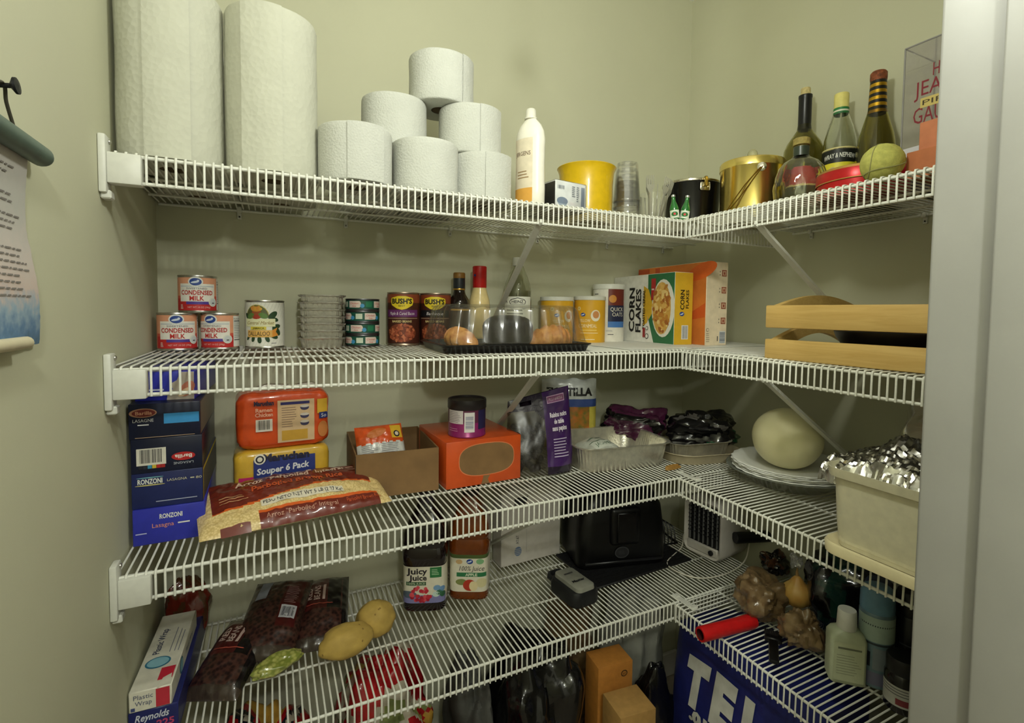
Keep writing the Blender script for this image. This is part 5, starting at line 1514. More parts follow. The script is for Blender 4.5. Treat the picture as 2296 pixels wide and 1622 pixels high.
# limp clear bag behind the foil
t = thing('plastic_bag', 'limp clear plastic bag standing behind the crumpled foil', 'bag', 196, -470, bz + 150, R(-12))
CB = clear('thin_bag_film', (.97, .95, .92), refl=.16, rough=.25, haze=.10, hazecol=(190, 170, 150))
def cbag(s):
    def fn(u, v):
        U_ = u * 2 - 1
        e = max(0.0, 1 - abs(U_) ** 2) ** .5
        return Vector((U_ * 26 * 0 + s * (36 * e * (1 - .5 * v)) + 12 * noise.noise(Vector((u * 3, v * 3, s))), U_ * 92 * (1 - .25 * v) - 10 + 16 * noise.noise(Vector((u * 2, v * 2, 7))), v * 150 * (1 - .35 * abs(U_ + .2)) + 8 * noise.noise(Vector((u * 6, v * 5, s + 3)))))
    return fn
mb = MB(); mb.grid(cbag(-1), 30, 24, CB); mb.grid(cbag(1), 30, 24, CB, flip=True); mb.build('film', t, smooth=25)
t = crumple_bag('snack_packet', 'small red and white packet at the foot of the clear bag', 150, -545, bz + 166, 34, 26, 15, R(20), [film('red_film2', (150, 40, 40)), film('grey_film', (110, 106, 104)), film('white_film', (210, 200, 196))], 8.1)
# ================================================================ shelf 4: wraps, beans, juice, appliances
# aluminium foil carton (blue) with the plastic wrap carton lying on it
BW_ = mat('foil_carton_blue', (34, 40, 104), .35, var=.08)
t = thing('foil_wrap_box', 'long navy blue kitchen foil carton lying along the left wall', 'box', -1120, 222, B4, R(-2))
w, d, h = 72, 312, 54
MB().box(-w / 2, w / 2, -d / 2, d / 2, 0, h, BW_, bev=1.5).build('carton', t)
pb = MB(); f = F_front(d)
pb.text(f, 'Reynolds', -2, 36, 12, ink(214, 218, 230), 2, w=50, shear=.3, bold=.02); pb.text(f, 'Wrap', -14, 20, 12, ink(214, 218, 230), 2, w=28, shear=.3, bold=.02); pb.text(f, '225', 17, 20, 11, ink(196, 70, 110), 2, w=26, bold=.03); pb.text(f, 'SQ FT', 16, 9, 7, ink(196, 70, 110), 2, w=24)
pb.rect(f, -4, 32, 1, 7, ink(190, 60, 60), 2)
pb.build('print', t)
t = thing('plastic_wrap_box', 'white plastic wrap carton lying on the navy foil carton', 'box', -1124, 184, B4 + 54.5, R(-2.5))
w, d, h = 62, 238, 36
WC = mat('wrap_carton_white', (226, 222, 206), .4)
MB().box(-w / 2, w / 2, -d / 2, d / 2, 0, h, WC, bev=1.5).build('carton', t)
pb = MB(); ft = F_top(h); ff = F_front(d); frr = F_right(w)
ftr = lambda u, v, l: ft(v, -u, l)        # print runs along the box
pb.text(lambda u, v, l: ft(-v, u, l), 'Plastic Wrap', 22, 8, 11, ink(40, 52, 90), 2, w=82, bold=.01)
pb.ell(ft, -4, -46, 20, 17, ink(52, 120, 150), 2); pb.ell(ft, -4, -46, 17, 14, ink(140, 190, 206), 3)
for q in (8, 16, 22):
    pb.rect(ft, q, q + 1.2, -20, 70 - q, ink(120, 124, 140), 2)
pb.rect(ft, 6, 28, -100, -66, ink(206, 44, 66), 2); pb.poly(ft, [(10, -122), (28, -112), (26, -88), (14, -96)], ink(226, 222, 206), 3)
pb.text(ff, 'Plastic', -10, 22, 8, ink(90, 96, 120), 2, w=28); pb.text(ff, 'Wrap', -10, 11, 8, ink(90, 96, 120), 2, w=24); pb.rect(ff, 8, 28, 2, 34, ink(196, 50, 66), 2); pb.rect(ff, -28, -22, 3, 9, ink(70, 80, 130), 2)
pb.text(lambda u, v, l: frr(u, v, l), 'Plastic Wrap', 36, 14, 9, ink(60, 70, 100), 2, w=66); pb.ell(frr, -40, 18, 14, 15, ink(52, 120, 150), 2); pb.ell(frr, -40, 18, 11, 12, ink(140, 190, 206), 3)
pb.build('print', t)
# brown packets standing behind, at the wall
crumple_bag('brown_packet', 'brown and red packet behind the plastic wrap carton', -1112, 362, B4, 40, 30, 70, R(10), [film('brown_film', (96, 60, 36)), film('rust_film', (120, 40, 26)), film('brown_film', (96, 60, 36))], 3.7)

# dried bean bags
BEAN = mat('red_beans', (74, 44, 36), .35, var=.3, scale=130, kind='voronoi', rgb2=(36, 20, 18), coat=.7); BPAN = mat('bean_panel_red', (78, 24, 24), .28, coat=.6, var=.15); BBLK = mat('bean_panel_black', (24, 20, 22), .25, coat=.6, var=.2); BCLR = mat('bean_seal_film', (80, 66, 56), .25, trans=.3, coat=.5, var=.2)
def bean_bag(x, y, z, rz, tx, lab, seed, w=128, d=212, th=46, back=False):
    t = thing('bean_bag', lab, 'bag', x, y, z, 0, 'bags of dried beans')
    t.rotation_euler = (tx, 0, rz)
    tp, bt = pillow(w, d, th, seed, 3.0)
    def mm(u, v):
        if v < .10 or v > .93:
            return BCLR
        if back:
            return BPAN if .62 < u < .92 and v > .3 else BEAN
        if v > .42 and .14 < u < .86:
            return BPAN if u < .62 else BBLK
        if u > .9 or u < .06:
            return BBLK
        return BEAN
    mb = MB(); mb.grid(lambda u, v: tp(u * 2 - 1, v * 2 - 1), 36, 48, mm); mb.grid(lambda u, v: bt(u * 2 - 1, v * 2 - 1), 18, 20, BEAN, flip=True); mb.build('bag', t, smooth=60)
    pb = MB(); wf = lambda u, v, l: (lambda p_: (p_.x, p_.y, p_.z + .5 + EPS * l))(tp(u / (w / 2), v / (d / 2)))
    if not back:
        pb.text(wf, 'RED', -22, 34, 13, ink(206, 180, 170), 2, w=36, rot=math.pi / 2, bold=.02); pb.text(wf, 'BEANS', -4, 34, 13, ink(206, 180, 170), 2, w=46, rot=math.pi / 2, bold=.02); pb.rect(wf, 2, 8, 10, 62, ink(206, 180, 170), 2, 6); pb.rect(wf, -34, 26, -4, -2, ink(190, 90, 70), 2, 6)
    else:
        pb.rect(wf, 18, 50, -24, 8, ink(200, 200, 206), 2, 6); pb.bars(wf, 21, 47, -20, 4, ink(60, 60, 70), 3, 12); pb.lines(wf, 20, 50, 14, 70, 12, ink(190, 150, 150), 2, t=.25); pb.rect(wf, -46, -22, 30, 92, ink(150, 154, 166), 2, 6)
    pb.build('print', t)
    return t
bean_bag(-1012, 208, B4 + 6, R(-24), R(12), 'red bean bag lying nearest the plastic wrap carton', 3, w=106, d=190)
bean_bag(-936, 272, B4 + 34, R(-16), R(16), 'red bean bag turned back side up, with a barcode', 6, back=True)
bean_bag(-834, 292, B4 + 10, R(-9), R(14), 'red bean bag nearest the potatoes', 9, w=120)
crumple_bag('pea_bag', 'small clear bag of green peas before the bean bags', -936, 152, B4, 52, 24, 17, R(14), [mat('green_peas', (130, 140, 60), .2, var=.3, scale=120, kind='voronoi', coat=.8, rgb2=(176, 176, 96))], 4.4, n=2.2)

# potatoes
PT = mat('potato_skin', (196, 164, 84), .7, var=.12, scale=30, bump=.2, bscale=90)
def potato(x, y, z, a, b, c, rz, lab, seed):
    t = thing('potato', lab, 'potato', x, y, z, rz, 'potatoes')
    mb = MB()
    def fn(u, v):
        al = 2 * math.pi * u; be = math.pi * (v - .5)
        p_ = Vector((math.cos(al) * math.cos(be), math.sin(al) * math.cos(be), math.sin(be)))
        k = 1 + .10 * fbm(p_ + Vector((seed, 0, 0)), 1.1) + .02 * fbm(p_ * 3, 1)
        return Vector((p_.x * a * k, p_.y * b * k, c + p_.z * c * k))
    mb.grid(fn, 40, 24, PT, wrapu=True); mb.build('skin', t, smooth=80)
    ey = MB(); rnd = random.Random(seed)
    for i in range(4):
        al, be = rnd.uniform(3.4, 6.0), rnd.uniform(-.2, 1.1)
        p_ = Vector((math.cos(al) * math.cos(be), math.sin(al) * math.cos(be), math.sin(be)))
        k = 1 + .10 * fbm(p_ + Vector((seed, 0, 0)), 1.1)
        q = Vector((p_.x * a * k, p_.y * b * k, c + p_.z * c * k)) * 1.0
        ey.lathe([(2.4, 0), (1.6, .6), (0, .8)], mat('potato_eye', (150, 120, 62), .8), 8, Matrix.Translation(q) @ p_.to_track_quat('Z', 'Y').to_matrix().to_4x4())
    ey.build('eyes', t)['kind'] = 'stuff'
potato(-797, 146, B4, 58, 36, 33, R(12), 'long potato lying in front of the round one', 2.0)
potato(-726, 194, B4, 44, 40, 37, R(-30), 'round potato next to the dark juice bottle', 5.0)

# juice bottles
def juice(x, y, lab, dark):
    t = thing('juice_bottle', lab, 'bottle', x, y, B4, face(x, y, R(-6)), 'juice bottles')
    body = mat('dark_grape_juice', (24, 12, 16), .12, coat=.6, var=.2) if dark else mat('apple_juice_amber', (150, 74, 22), .1, coat=.6, trans=.45, var=.1, ior=1.33)
    n_ = 5.0
    r0 = 55 if dark else 52
    MB().lathe([(0, 4), (r0 - 10, 0), (r0 - 3, 3), (r0, 10), (r0 - 2, 22), (r0 - 2, 116), (r0 + 1, 128), (r0 + 1, 150), (r0 - 3, 160), (r0 + 1, 172), (r0 - 2, 196), (r0 - 14, 222), (30, 244), (22, 256), (20, 266)], body, 48, n=n_).build('bottle_body', t)
    MB().lathe([(21.5, 262), (22.5, 264), (22.5, 286), (20, 290), (0, 290)], mat('dark_juice_cap', (70, 64, 74), .4) if dark else mat('dark_brown_cap', (34, 26, 26), .4), 32).build('cap', t)
    # wrap label: follows the squarish section
    def sf(u, v, l):
        a = u / r0 * .93
        c, s = math.sin(a), -math.cos(a)
        q = (abs(c) ** n_ + abs(s) ** n_) ** (-1 / n_)
        rr = (r0 - 1.2) * q + EPS * l
        return (rr * c, rr * s, v)
    pb = MB(); LB = ink(226, 220, 200)
    pb.rect(sf, -120, 120, 24, 116, LB, 1, 3)
    if dark:
        pb.text(sf, 'Juicy', -16, 98, 14, ink(40, 34, 40), 3, w=50, bold=.03); pb.text(sf, 'Juice', -14, 82, 13, ink(40, 34, 40), 3, w=44, bold=.03)
        pb.rect(sf, -42, 6, 69, 78, ink(52, 92, 60), 2, 3); pb.text(sf, '100% JUICE', -18, 71, 5.5, ink(220, 226, 196), 3, w=42)
        pb.rect(sf, 16, 42, 88, 114, ink(46, 120, 66), 2, 3); pb.lines(sf, 20, 38, 94, 110, 4, ink(190, 220, 180), 3, t=.35)
        pb.rect(sf, -56, 56, 24, 44, ink(130, 130, 180), 2, 3); pb.ell(sf, -36, 46, 18, 9, ink(90, 104, 120), 3)
        rnd = random.Random(2)
        for i in range(36):
            a = rnd.random() * 6.28; q = math.sqrt(rnd.random())
            pb.ell(sf, -6 + 24 * q * math.cos(a), 46 + 20 * q * math.sin(a), 4.6, 4.6, ink(*rnd.choice(((196, 40, 60), (170, 28, 50), (214, 80, 90)))), 4 + i * .05, seg=10)
        for u_, v_, c_ in ((32, 62, (120, 160, 200)), (44, 58, (110, 150, 196)), (38, 50, (60, 110, 80)), (30, 46, (200, 220, 210)), (46, 44, (50, 100, 70))):
            pb.ell(sf, u_, v_, 8, 7, ink(*c_), 4, seg=12)
    else:
        pb.rect(sf, -120, 120, 112, 122, ink(80, 100, 50), 2, 3)
        logo(pb, sf, 4, 104, 18, 2, False); pb.ell(sf, -24, 103, 8, 6, ink(206, 170, 120), 2); pb.ell(sf, 30, 104, 9, 7, ink(130, 180, 130), 2)
        pb.text(sf, '100% Juice', 8, 80, 12, ink(50, 44, 40), 3, w=64, shear=.25); pb.rect(sf, -30, 46, 64, 75, ink(46, 120, 76), 2, 3); pb.text(sf, 'APPLE', 8, 66, 7, ink(226, 230, 206), 3, w=32, bold=.03)
        pb.ell(sf, -18, 50, 14, 8, ink(130, 140, 80), 3); pb.ell(sf, 4, 42, 18, 15, ink(186, 56, 36), 4); pb.ell(sf, 14, 40, 11, 13, ink(232, 216, 170), 5); pb.ell(sf, 34, 48, 13, 12, ink(216, 206, 160), 3)
    pb.build('label', t)
juice(-583, 276, 'dark grape juice bottle with a berry label', True)
juice(-463, 272, 'amber apple juice bottle with an apple label', False)

# white network box
t = thing('white_carton', 'plain white carton printed with a small round blue logo', 'box', -240, 374, B4, R(2))
w, d, h = 204, 56, 222
MB().box(-w / 2, w / 2, -d / 2, d / 2, 0, h, mat('white_carton_card', (214, 208, 200), .5, var=.04), bev=1.5).build('carton', t)
pb = MB(); f = F_front(d)
pb.ell(f, -46, 38, 12, 14, ink(120, 140, 176), 2)
for q in (-8, -3, 2, 7):
    pb.rect(f, -58, -34, 38 + q - .7, 38 + q + .7, ink(214, 208, 200), 3)
pb.text(f, 'AT&T', -44, 74, 9, ink(70, 74, 84), 2, w=26, rot=math.pi / 2); pb.rect(f, -18, -17, 30, 100, ink(180, 176, 172), 2)
pb.build('print', t); pb = MB()
pb.rect(f, -60, -10, 178, 200, ink(40, 40, 44), 2); pb.ell(f, 16, 190, 34, 20, ink(226, 218, 208), 3)
pb.build('picture', t)

# dark tray mat with the black appliance
t = thing('rubber_mat', 'black textured tray mat under the black appliance', 'mat', 22, 240, B4, R(2))
BM = mat('black_rubber', (20, 20, 23), .6, var=.3, scale=140, bump=.3)
MB().box(-178, 178, -106, 106, 0, 5, BM, bev=2).build('mat_sheet', t)
rb = MB()
for i in range(13):
    rb.box(-176, 176, -104 + i * 17, -102 + i * 17, 5, 6.4, BM)
rb.build('ribs', t)['kind'] = 'stuff'
t = thing('kitchen_appliance', 'bulky black kitchen appliance with an oval badge, in the corner', 'appliance', 6, 282, B4 + 6.6, R(-14))
BK = mat('appliance_black', (8, 8, 9), .38, var=.2, scale=40)
mb = MB(); loft(mb, [rr3(270, 190, 30, 0), rr3(280, 200, 34, 10), rr3(278, 198, 36, 90), rr3(262, 186, 40, 170), rr3(230, 160, 44, 205), rr3(170, 110, 40, 222)], BK, cap0=True, cap1=True); mb.build('body', t, smooth=45)
mb = MB(); mb.box(-46, 46, -112, -90, 70, 178, BK, bev=10, seg=3); mb.box(-30, 30, -118, -110, 80, 168, BK, bev=3); mb.build('door', t)
mb = MB(); mb.box(-120, 120, -104, -92, 14, 22, mat('appliance_trim', (30, 30, 32), .3), bev=2); mb.build('trim_bar', t)
mb = MB(); fb = lambda u, v, l: (-8 + u, -101 - l * .6, 46 + v); mb.ell(fb, 0, 0, 22, 17, mat('badge_grey', (62, 62, 66), .4), 2); mb.ell(fb, 0, 0, 19, 14.5, mat('badge_dark', (34, 34, 38), .4), 3)
mb.lines(fb, -11, 12, -6, 6, 3, mat('badge_grey', (62, 62, 66), .4), 4, t=.3); mb.build('badge', t)
# dish rack wires beside it
t = thing('wire_rack', 'small black wire rack leaning beside the black appliance', 'rack', 214, 300, B4, R(-10))
for i in range(5):
    MB().tube([(-20 + i * 13, 60, 2), (-20 + i * 13, 60, 60 - i * 6), (-20 + i * 13, 40, 80 - i * 8), (-20 + i * 13, -30, 84 - i * 8), (-20 + i * 13, -44, 60 - i * 6), (-20 + i * 13, -50, 3)], 2, BLACK, 6).build('rack_wire', t)
MB().tube([(-26, -50, 3), (38, -50, 3), (38, 60, 3), (-26, 60, 3)], 2.4, BLACK, 6, closed=True).build('rack_frame', t)

# grey and black key safe
t = thing('key_safe', 'grey and black portable key safe with a shackle', 'key safe', -224, 132, B4, R(6))
mb = MB(); loft(mb, [rr3(80, 112, 20, 0), rr3(86, 118, 22, 6), rr3(86, 118, 22, 28), rr3(78, 110, 20, 38)], mat('safe_black', (24, 25, 27), .5, var=.15), cap0=True, cap1=True); mb.build('body', t, smooth=40)
mb = MB(); loft(mb, [rr3(60, 110, 14, 36), rr3(58, 106, 13, 47), rr3(52, 98, 12, 49)], mat('safe_grey', (150, 150, 138), .45, .2, var=.06), cap0=True, cap1=True); mb.build('face_plate', t, smooth=40)
MB().tube([(-22, 56, 20), (-22, 80, 20), (-12, 92, 20), (12, 92, 20), (22, 80, 20), (22, 56, 20)], 7, mat('shackle_black', (22, 24, 26), .45), 10).build('shackle', t)
pb = MB(); ft = F_top(49.2); pb.text(ft, 'Master', 0, -22, 10, ink(30, 30, 32), 2, w=40, bold=.04, shear=.15); pb.rect(ft, -16, 12, 20, 26, ink(60, 60, 60), 2)
pb.build('lettering', t)

# white desk cooler with black grille, facing left
HX, HY = 322, 158
t = thing('desk_cooler', 'white portable cooler with a black louvred grille', 'fan', HX, HY, B4, R(-82))
CW = mat('cooler_white', (214, 208, 200), .4, var=.03)
w, d, h = 134, 150, 176
mb = MB()
def rrxz(w_, h_, r_, y_, z0=0):
    return [(x_, y_, z0 + h / 2 + z_) for x_, z_ in rr_pts(w_, h_, r_, 8)]
loft(mb, [rrxz(w - 22, h - 34, 20, -d / 2 + 12), rrxz(w - 18, h - 22, 22, -d / 2 + 4), rrxz(w - 6, h - 8, 24, -d / 2), rrxz(w, h, 26, -d / 2 + 8), rrxz(w, h, 26, d / 2 - 14), rrxz(w - 18, h - 18, 24, d / 2)], CW, cap0=False, cap1=True)
mb.build('shell', t, smooth=45)
MB().box(-w / 2 + 12, w / 2 - 12, -d / 2 + 12, -d / 2 + 14, 20, h - 20, mat('grille_back', (10, 10, 11), .6)).build('grille_back', t)
for i in range(9):
    MB().box(-w / 2 + 13, w / 2 - 13, -d / 2 + 2, -d / 2 + 12, 0, 3.2, mat('grille_black', (26, 26, 28), .35), Matrix.Translation((0, 0, 44 + i * 12.5)) @ Matrix.Rotation(R(-18), 4, 'X'), bev=1).build('louvre', t)
gv = MB()
for i in range(7):
    gv.box(-w / 2 + 18 + i * 16, -w / 2 + 20 + i * 16, -d / 2 + 6, -d / 2 + 12, 40, h - 22, mat('grille_grey', (120, 120, 118), .3))
gv.build('grille_bars', t)['kind'] = 'stuff'
MB().box(-w / 2 + 13, w / 2 - 13, -d / 2 + 1, -d / 2 + 12, 12, 38, CW, bev=3).build('lower_panel', t)
MB().lathe([(8, 0), (8, 4), (5, 5), (0, 5)], mat('dark_socket', (40, 40, 42), .3), 16, Matrix.Translation((34, -d / 2 + 1, 24)) @ Matrix.Rotation(R(90), 4, 'X')).build('power_socket', t)
# its thin white lead looping over the wires
lead = MB(); hz = B4 - B4
pts = [(392, 92, 60), (372, 76, 42), (330, 54, 14), (268, 40, 4), (200, 36, 3), (140, 52, 3), (112, 96, 3), (110, 140, 3), (130, 164, 4), (176, 186, 4), (232, 212, 6), (262, 236, 30)]
def crom(P_, n=6):
    out = []
    for i in range(len(P_) - 1):
        p0_, p1_, p2_, p3_ = (Vector(P_[max(0, i - 1)]), Vector(P_[i]), Vector(P_[i + 1]), Vector(P_[min(len(P_) - 1, i + 2)]))
        for q in range(n):
            s_ = q / n
            out.append(.5 * ((2 * p1_) + (p2_ - p0_) * s_ + (2 * p0_ - 5 * p1_ + 4 * p2_ - p3_) * s_ ** 2 + (-p0_ + 3 * p1_ - 3 * p2_ + p3_) * s_ ** 3))
    out.append(Vector(P_[-1])); return out
lead.tube(crom(pts), 2.1, mat('lead_white', (226, 220, 204), .45), 7)
o = lead.build('power_lead', smooth=60, loc=(0, 0, B4)); tag(o, 'thin white cable looped on the wires before the desk cooler', 'cable')
# black torch lying against the wall
t = thing('torch', 'black torch with a chrome end leaning beside the desk cooler', 'torch', 366, 58, B4 + 76, 0)
TM = Matrix.Rotation(R(-28), 4, 'Z') @ Matrix.Rotation(R(-100), 4, 'Y')
TM = Matrix.Rotation(R(58), 4, 'Z') @ Matrix.Rotation(R(90), 4, 'X') @ Matrix.Rotation(R(14), 4, 'Y')
MB().lathe([(15, -60), (17, -58), (17, 60), (15, 64), (0, 64)], mat('torch_black', (22, 22, 24), .35), 24, TM).build('barrel', t)
MB().lathe([(0, 64), (11, 64), (11, 68), (6, 71), (0, 72)], CHR, 20, TM).build('end_cap', t)
crumple_bag('dark_pouch', 'dark brown crinkled pouch behind the onion', 352, -22, B4, 40, 36, 36, R(10), [film('umber_film', (46, 34, 26)), film('black_film', (16, 15, 18)), film('brown_film', (96, 60, 36))], 6.6, cr=.5)
# brown produce bags, onion, green-black bag
BRN = mat('brown_net_bag', (138, 114, 80), .3, var=.3, scale=40, coat=.6, bump=.8, bscale=60, rgb2=(92, 70, 46))
crumple_bag('produce_bag', 'brown crinkled produce bag behind the red handle', 140, -150, RZ(4, -150), 62, 58, 58, R(20), [BRN], 1.3, 'brown produce bags', cr=.4, n=2.2)
crumple_bag('produce_bag', 'brown crinkled produce bag beside the pale green bottle', 128, -262, RZ(4, -262), 46, 42, 48, R(-20), [BRN], 7.7, 'brown produce bags', cr=.4, n=2.2)
x, y = 226, -196
t = thing('onion', 'peeling yellow onion perched beside the brown bag', 'onion', x - 22, y, RZ(4, y) + 44)
mb = MB()
def oni(u, v):
    a = 2 * math.pi * u; b = math.pi * (v - .5); s_ = math.sin(b)
    rr = math.cos(b) * 34 * (1 + .02 * math.cos(a * 9)); z_ = 31 + 31 * s_ + (14 * max(0, s_ - .86) / .14 if s_ > .86 else 0)
    return (rr * math.cos(a), rr * math.sin(a), z_)
mb.grid(oni, 36, 26, mat('onion_skin', (210, 178, 96), .4, var=.15, scale=20, rgb2=(190, 140, 70)), wrapu=True); mb.build('bulb', t, smooth=70)
MB().tube([(0, 0, 70), (2, 3, 82), (6, 5, 92)], [5, 3, 1.5], mat('onion_neck', (150, 116, 66), .7), 8).build('neck', t)
crumple_bag('clear_wrapper', 'scrap of clear wrapper above the onion', 214, -184, RZ(4, -184) + 132, 20, 16, 16, R(30), [clear('wrapper_film', refl=.4, rough=.15, haze=.2)], 2.8, cr=.6)
GB = [film('dark_green_film', (20, 52, 44)), film('black_film', (16, 15, 18)), film('black_film', (16, 15, 18)), film('dark_green_film', (20, 52, 44))]
t = crumple_bag('potting_bag', 'dark green and black plastic bag with white digits at the back', 302, -262, RZ(4, -262), 92, 88, 88, R(38), GB, 9.4, cr=.18, n=3.2)
pb = MB(); pf3 = lambda u, v, l: (u * .8, -94 - l * .8, v); WD = ink(176, 186, 176)
pb.text(pf3, '3', -34, 122, 16, WD, 2, bold=.03); pb.lines(pf3, 6, 40, 112, 124, 2, WD, 2, t=.3); pb.lines(pf3, -44, 10, 60, 90, 4, ink(110, 130, 120), 2, t=.25, seed=8)
pb.build('print', t)
# red hollow handle across the front rail
RH = mat('red_vinyl_grip', (196, 24, 26), .35, var=.08, coat=.2)
t = thing('red_grip', 'red hollow handle grip poking over the front rail', 'handle', 20, -156, RZ(4, -156) + 17.5, R(-6))
GM = Matrix.Rotation(R(90), 4, 'Y')
MB().lathe([(12, -82), (16, -82), (17, -78), (16.4, 0), (17, 66), (15, 76), (0, 78)], RH, 28, GM, caps=False).lathe([(12, -82), (11.5, 40), (0, 40)], mat('grip_hollow', (60, 14, 14), .5), 24, GM, caps=False).build('grip', t)
# black pastry brush
t = thing('black_brush', 'small black brush lying on the wires', 'brush', 76, -232, RZ(4, -232) + 5, R(38))
MB().box(-62, 18, -10, 10, -5, 5, BLACK, bev=4, seg=2).box(16, 34, -18, 18, -6, 6, BLACK, bev=3).build('handle', t)
bb = MB()
for i in range(9):
    bb.tube([(32, -16 + i * 4, 0), (54, -17 + i * 4.2, 2 + (i % 3))], 2.2, mat('bristle_black', (26, 22, 20), .7), 5)
bb.build('bristles', t)['kind'] = 'stuff'
# pale green toiletry bottle
x, y = 128, -358
t = thing('toiletry_bottle', 'pale green square-shouldered bottle with a white cap', 'bottle', x, y, RZ(4, y), face(x, y, R(16)))
PG = mat('pale_green_plastic', (186, 194, 164), .4, var=.04)
mb = MB(); loft(mb, [rr3(58, 40, 6, 0), rr3(66, 46, 8, 4), rr3(66, 46, 8, 92), rr3(58, 40, 12, 102), rr3(38, 32, 14, 108), rr3(32, 32, 15.5, 110)], PG, cap0=True, cap1=True); mb.build('bottle_body', t, smooth=40)
MB().lathe([(18, 108), (18.5, 110), (17, 144), (16, 147), (0, 147)], WHITEP, 28).build('cap', t)
pb = MB(); f = F_front(46); pb.rect(f, -27, 27, 8, 88, ink(196, 202, 170), 1); pb.rect(f, -20, 22, 74, 78, ink(120, 124, 104), 2); pb.lines(f, -22, 22, 20, 64, 8, ink(160, 164, 138), 2, t=.25, seed=6); pb.build('label', t)
# spray cans
def spray(x, y, r, h, top, body, lab, capm, bands):
    t = thing('spray_can', lab, 'spray can', x, y, RZ(4, y), face(x, y), 'spray cans')
    MB().lathe([(0, 0), (r - 2, 0), (r, 2), (r, h - 52), (r - 3, h - 46), (r - 8, h - 42), (0, h - 42)], body, 36).build('can_body', t)
    MB().lathe([(r - 1, h - 48), (r - .5, h - 46), (r - 1, h - 14), (r - 5, h - 3), (r - 10, h), (0, h)], capm, 36).build('cap', t)
    pb = MB(); f = F_cyl(r)
    for (u0, u1, v0, v1, c_) in bands:
        pb.rect(f, u0, u1, v0, v1, ink(*c_), 2, 4)
    pb.build('label', t)
spray(178, -388, 31, 200, None, mat('spray_blue', (120, 146, 160), .35, .2, var=.1), 'pale blue spray can behind the green bottle', mat('spray_cap_blue', (110, 150, 176), .35), [(-40, 60, 96, 146, (170, 190, 180)), (-40, 50, 90, 94, (60, 70, 80)), (-30, -8, 44, 74, (40, 44, 56)), (-4, 40, 40, 84, (130, 140, 150)), (-40, 30, 8, 34, (120, 120, 150)), (-30, 40, 128, 131, (60, 70, 80))])
spray(236, -424, 31, 196, None, mat('spray_dark', (18, 20, 24), .35, .1, var=.2), 'black spray can nearest the jamb', mat('spray_cap_black', (14, 14, 16), .4), [(-20, 30, 70, 74, (90, 94, 100)), (-20, 10, 90, 93, (70, 74, 80))])
spray(256, -350, 29, 176, None, mat('spray_navy', (40, 46, 66), .35, .1, var=.2), 'navy spray can at the back between the other two', mat('spray_cap_navy', (50, 58, 84), .4), [(-30, 30, 60, 90, (90, 100, 130))])
# small black jar with white label
x, y = 152, -452
t = thing('vitamin_bottle', 'short black bottle with a white label at the jamb end', 'bottle', x, y, RZ(4, y), face(x, y))
MB().lathe([(0, 0), (28, 0), (30, 3), (30, 66), (26, 72), (24, 74)], mat('vitamin_black', (16, 14, 18), .25, coat=.3), 32).build('bottle_body', t)
MB().lathe([(27, 72), (28, 74), (28, 98), (26, 101), (0, 101)], mat('vitamin_cap', (20, 20, 24), .45), 32).build('cap', t)
pb = MB(); f = F_cyl(30); pb.rect(f, -50, 50, 14, 52, ink(190, 190, 186), 1, 4); pb.rect(f, -10, 40, 18, 30, ink(130, 50, 60), 2, 4); pb.lines(f, -40, 30, 34, 50, 3, ink(90, 90, 96), 2, t=.3); pb.build('label', t)
# mustard box far back
t = carton('mustard_carton', 'mustard yellow carton at the back of the lowest right shelf', 366, -470, RZ(4, -470), 60, 90, 172, R(4), mat('mustard_card', (176, 140, 40), .5))

# ================================================================ things stacked on the floor
def sack(name, label, x, y, top, sx, sy, rz, cols, seed, group=None, cr=.22, n=2.6, base=FLOOR, **kw):
    return crumple_bag(name, label, x, y, base, sx, sy, (top - base) / 2, rz, cols, seed, group, cr=cr, n=n, nu=72, nv=48, **kw)
REDF, WHF, YLF, DKF, GNF = film('grocery_red', (176, 22, 30)), film('grocery_white', (206, 196, 176)), film('grocery_yellow', (196, 150, 60)), film('grocery_dark', (34, 36, 46)), film('grocery_green', (140, 150, 90))
g = 'grocery bags on the floor under the lowest shelf'
sack('grocery_bag', 'red and white glossy grocery bag under the potatoes', -690, 252, -758, 134, 122, R(8), [REDF, REDF, WHF, GNF, REDF, YLF], 3.1, g, cr=.28)
sack('grocery_bag', 'dark, red and white grocery bag under the bean bags', -958, 230, -790, 118, 140, R(-4), [REDF, DKF, WHF, DKF, REDF, YLF], 6.2, g, cr=.28)
sack('grocery_bag', 'red and yellow grocery bag at the front of the floor pile', -600, 62, -840, 104, 66, R(5), [REDF, REDF, YLF, WHF], 8.8, g, cr=.28)
BLKB = film('black_refuse_film', (16, 16, 18))
sack('refuse_bag', 'large black plastic bag in the middle of the floor pile', -322, 182, -768, 112, 142, R(4), [BLKB], 1.7, 'black bags on the floor', cr=.25)
sack('refuse_bag', 'black bag in front of the grey sack', 4, 84, -872, 72, 52, R(-4), [BLKB], 4.9, 'black bags on the floor', cr=.25)
sack('net_sack', 'brown net sack of roots under the front rail', -112, 312, -716, 84, 66, R(4), [BRN], 5.5, cr=.3)
GREY = mat('grey_cloth_sack', (150, 150, 140), .7, var=.2, scale=14, bump=.4, bscale=60)
sack('cloth_sack', 'pale grey cloth sack in the corner beside the blue sack', 74, 246, -716, 100, 98, R(4), [GREY], 2.5, cr=.28)
sack('cloth_sack', 'dark grey cloth sack between the red bags and the black bag', -478, 230, -800, 52, 110, R(0), [mat('dark_grey_cloth', (84, 84, 80), .7, var=.25, scale=14, bump=.4, bscale=60)], 7.1, cr=.28)
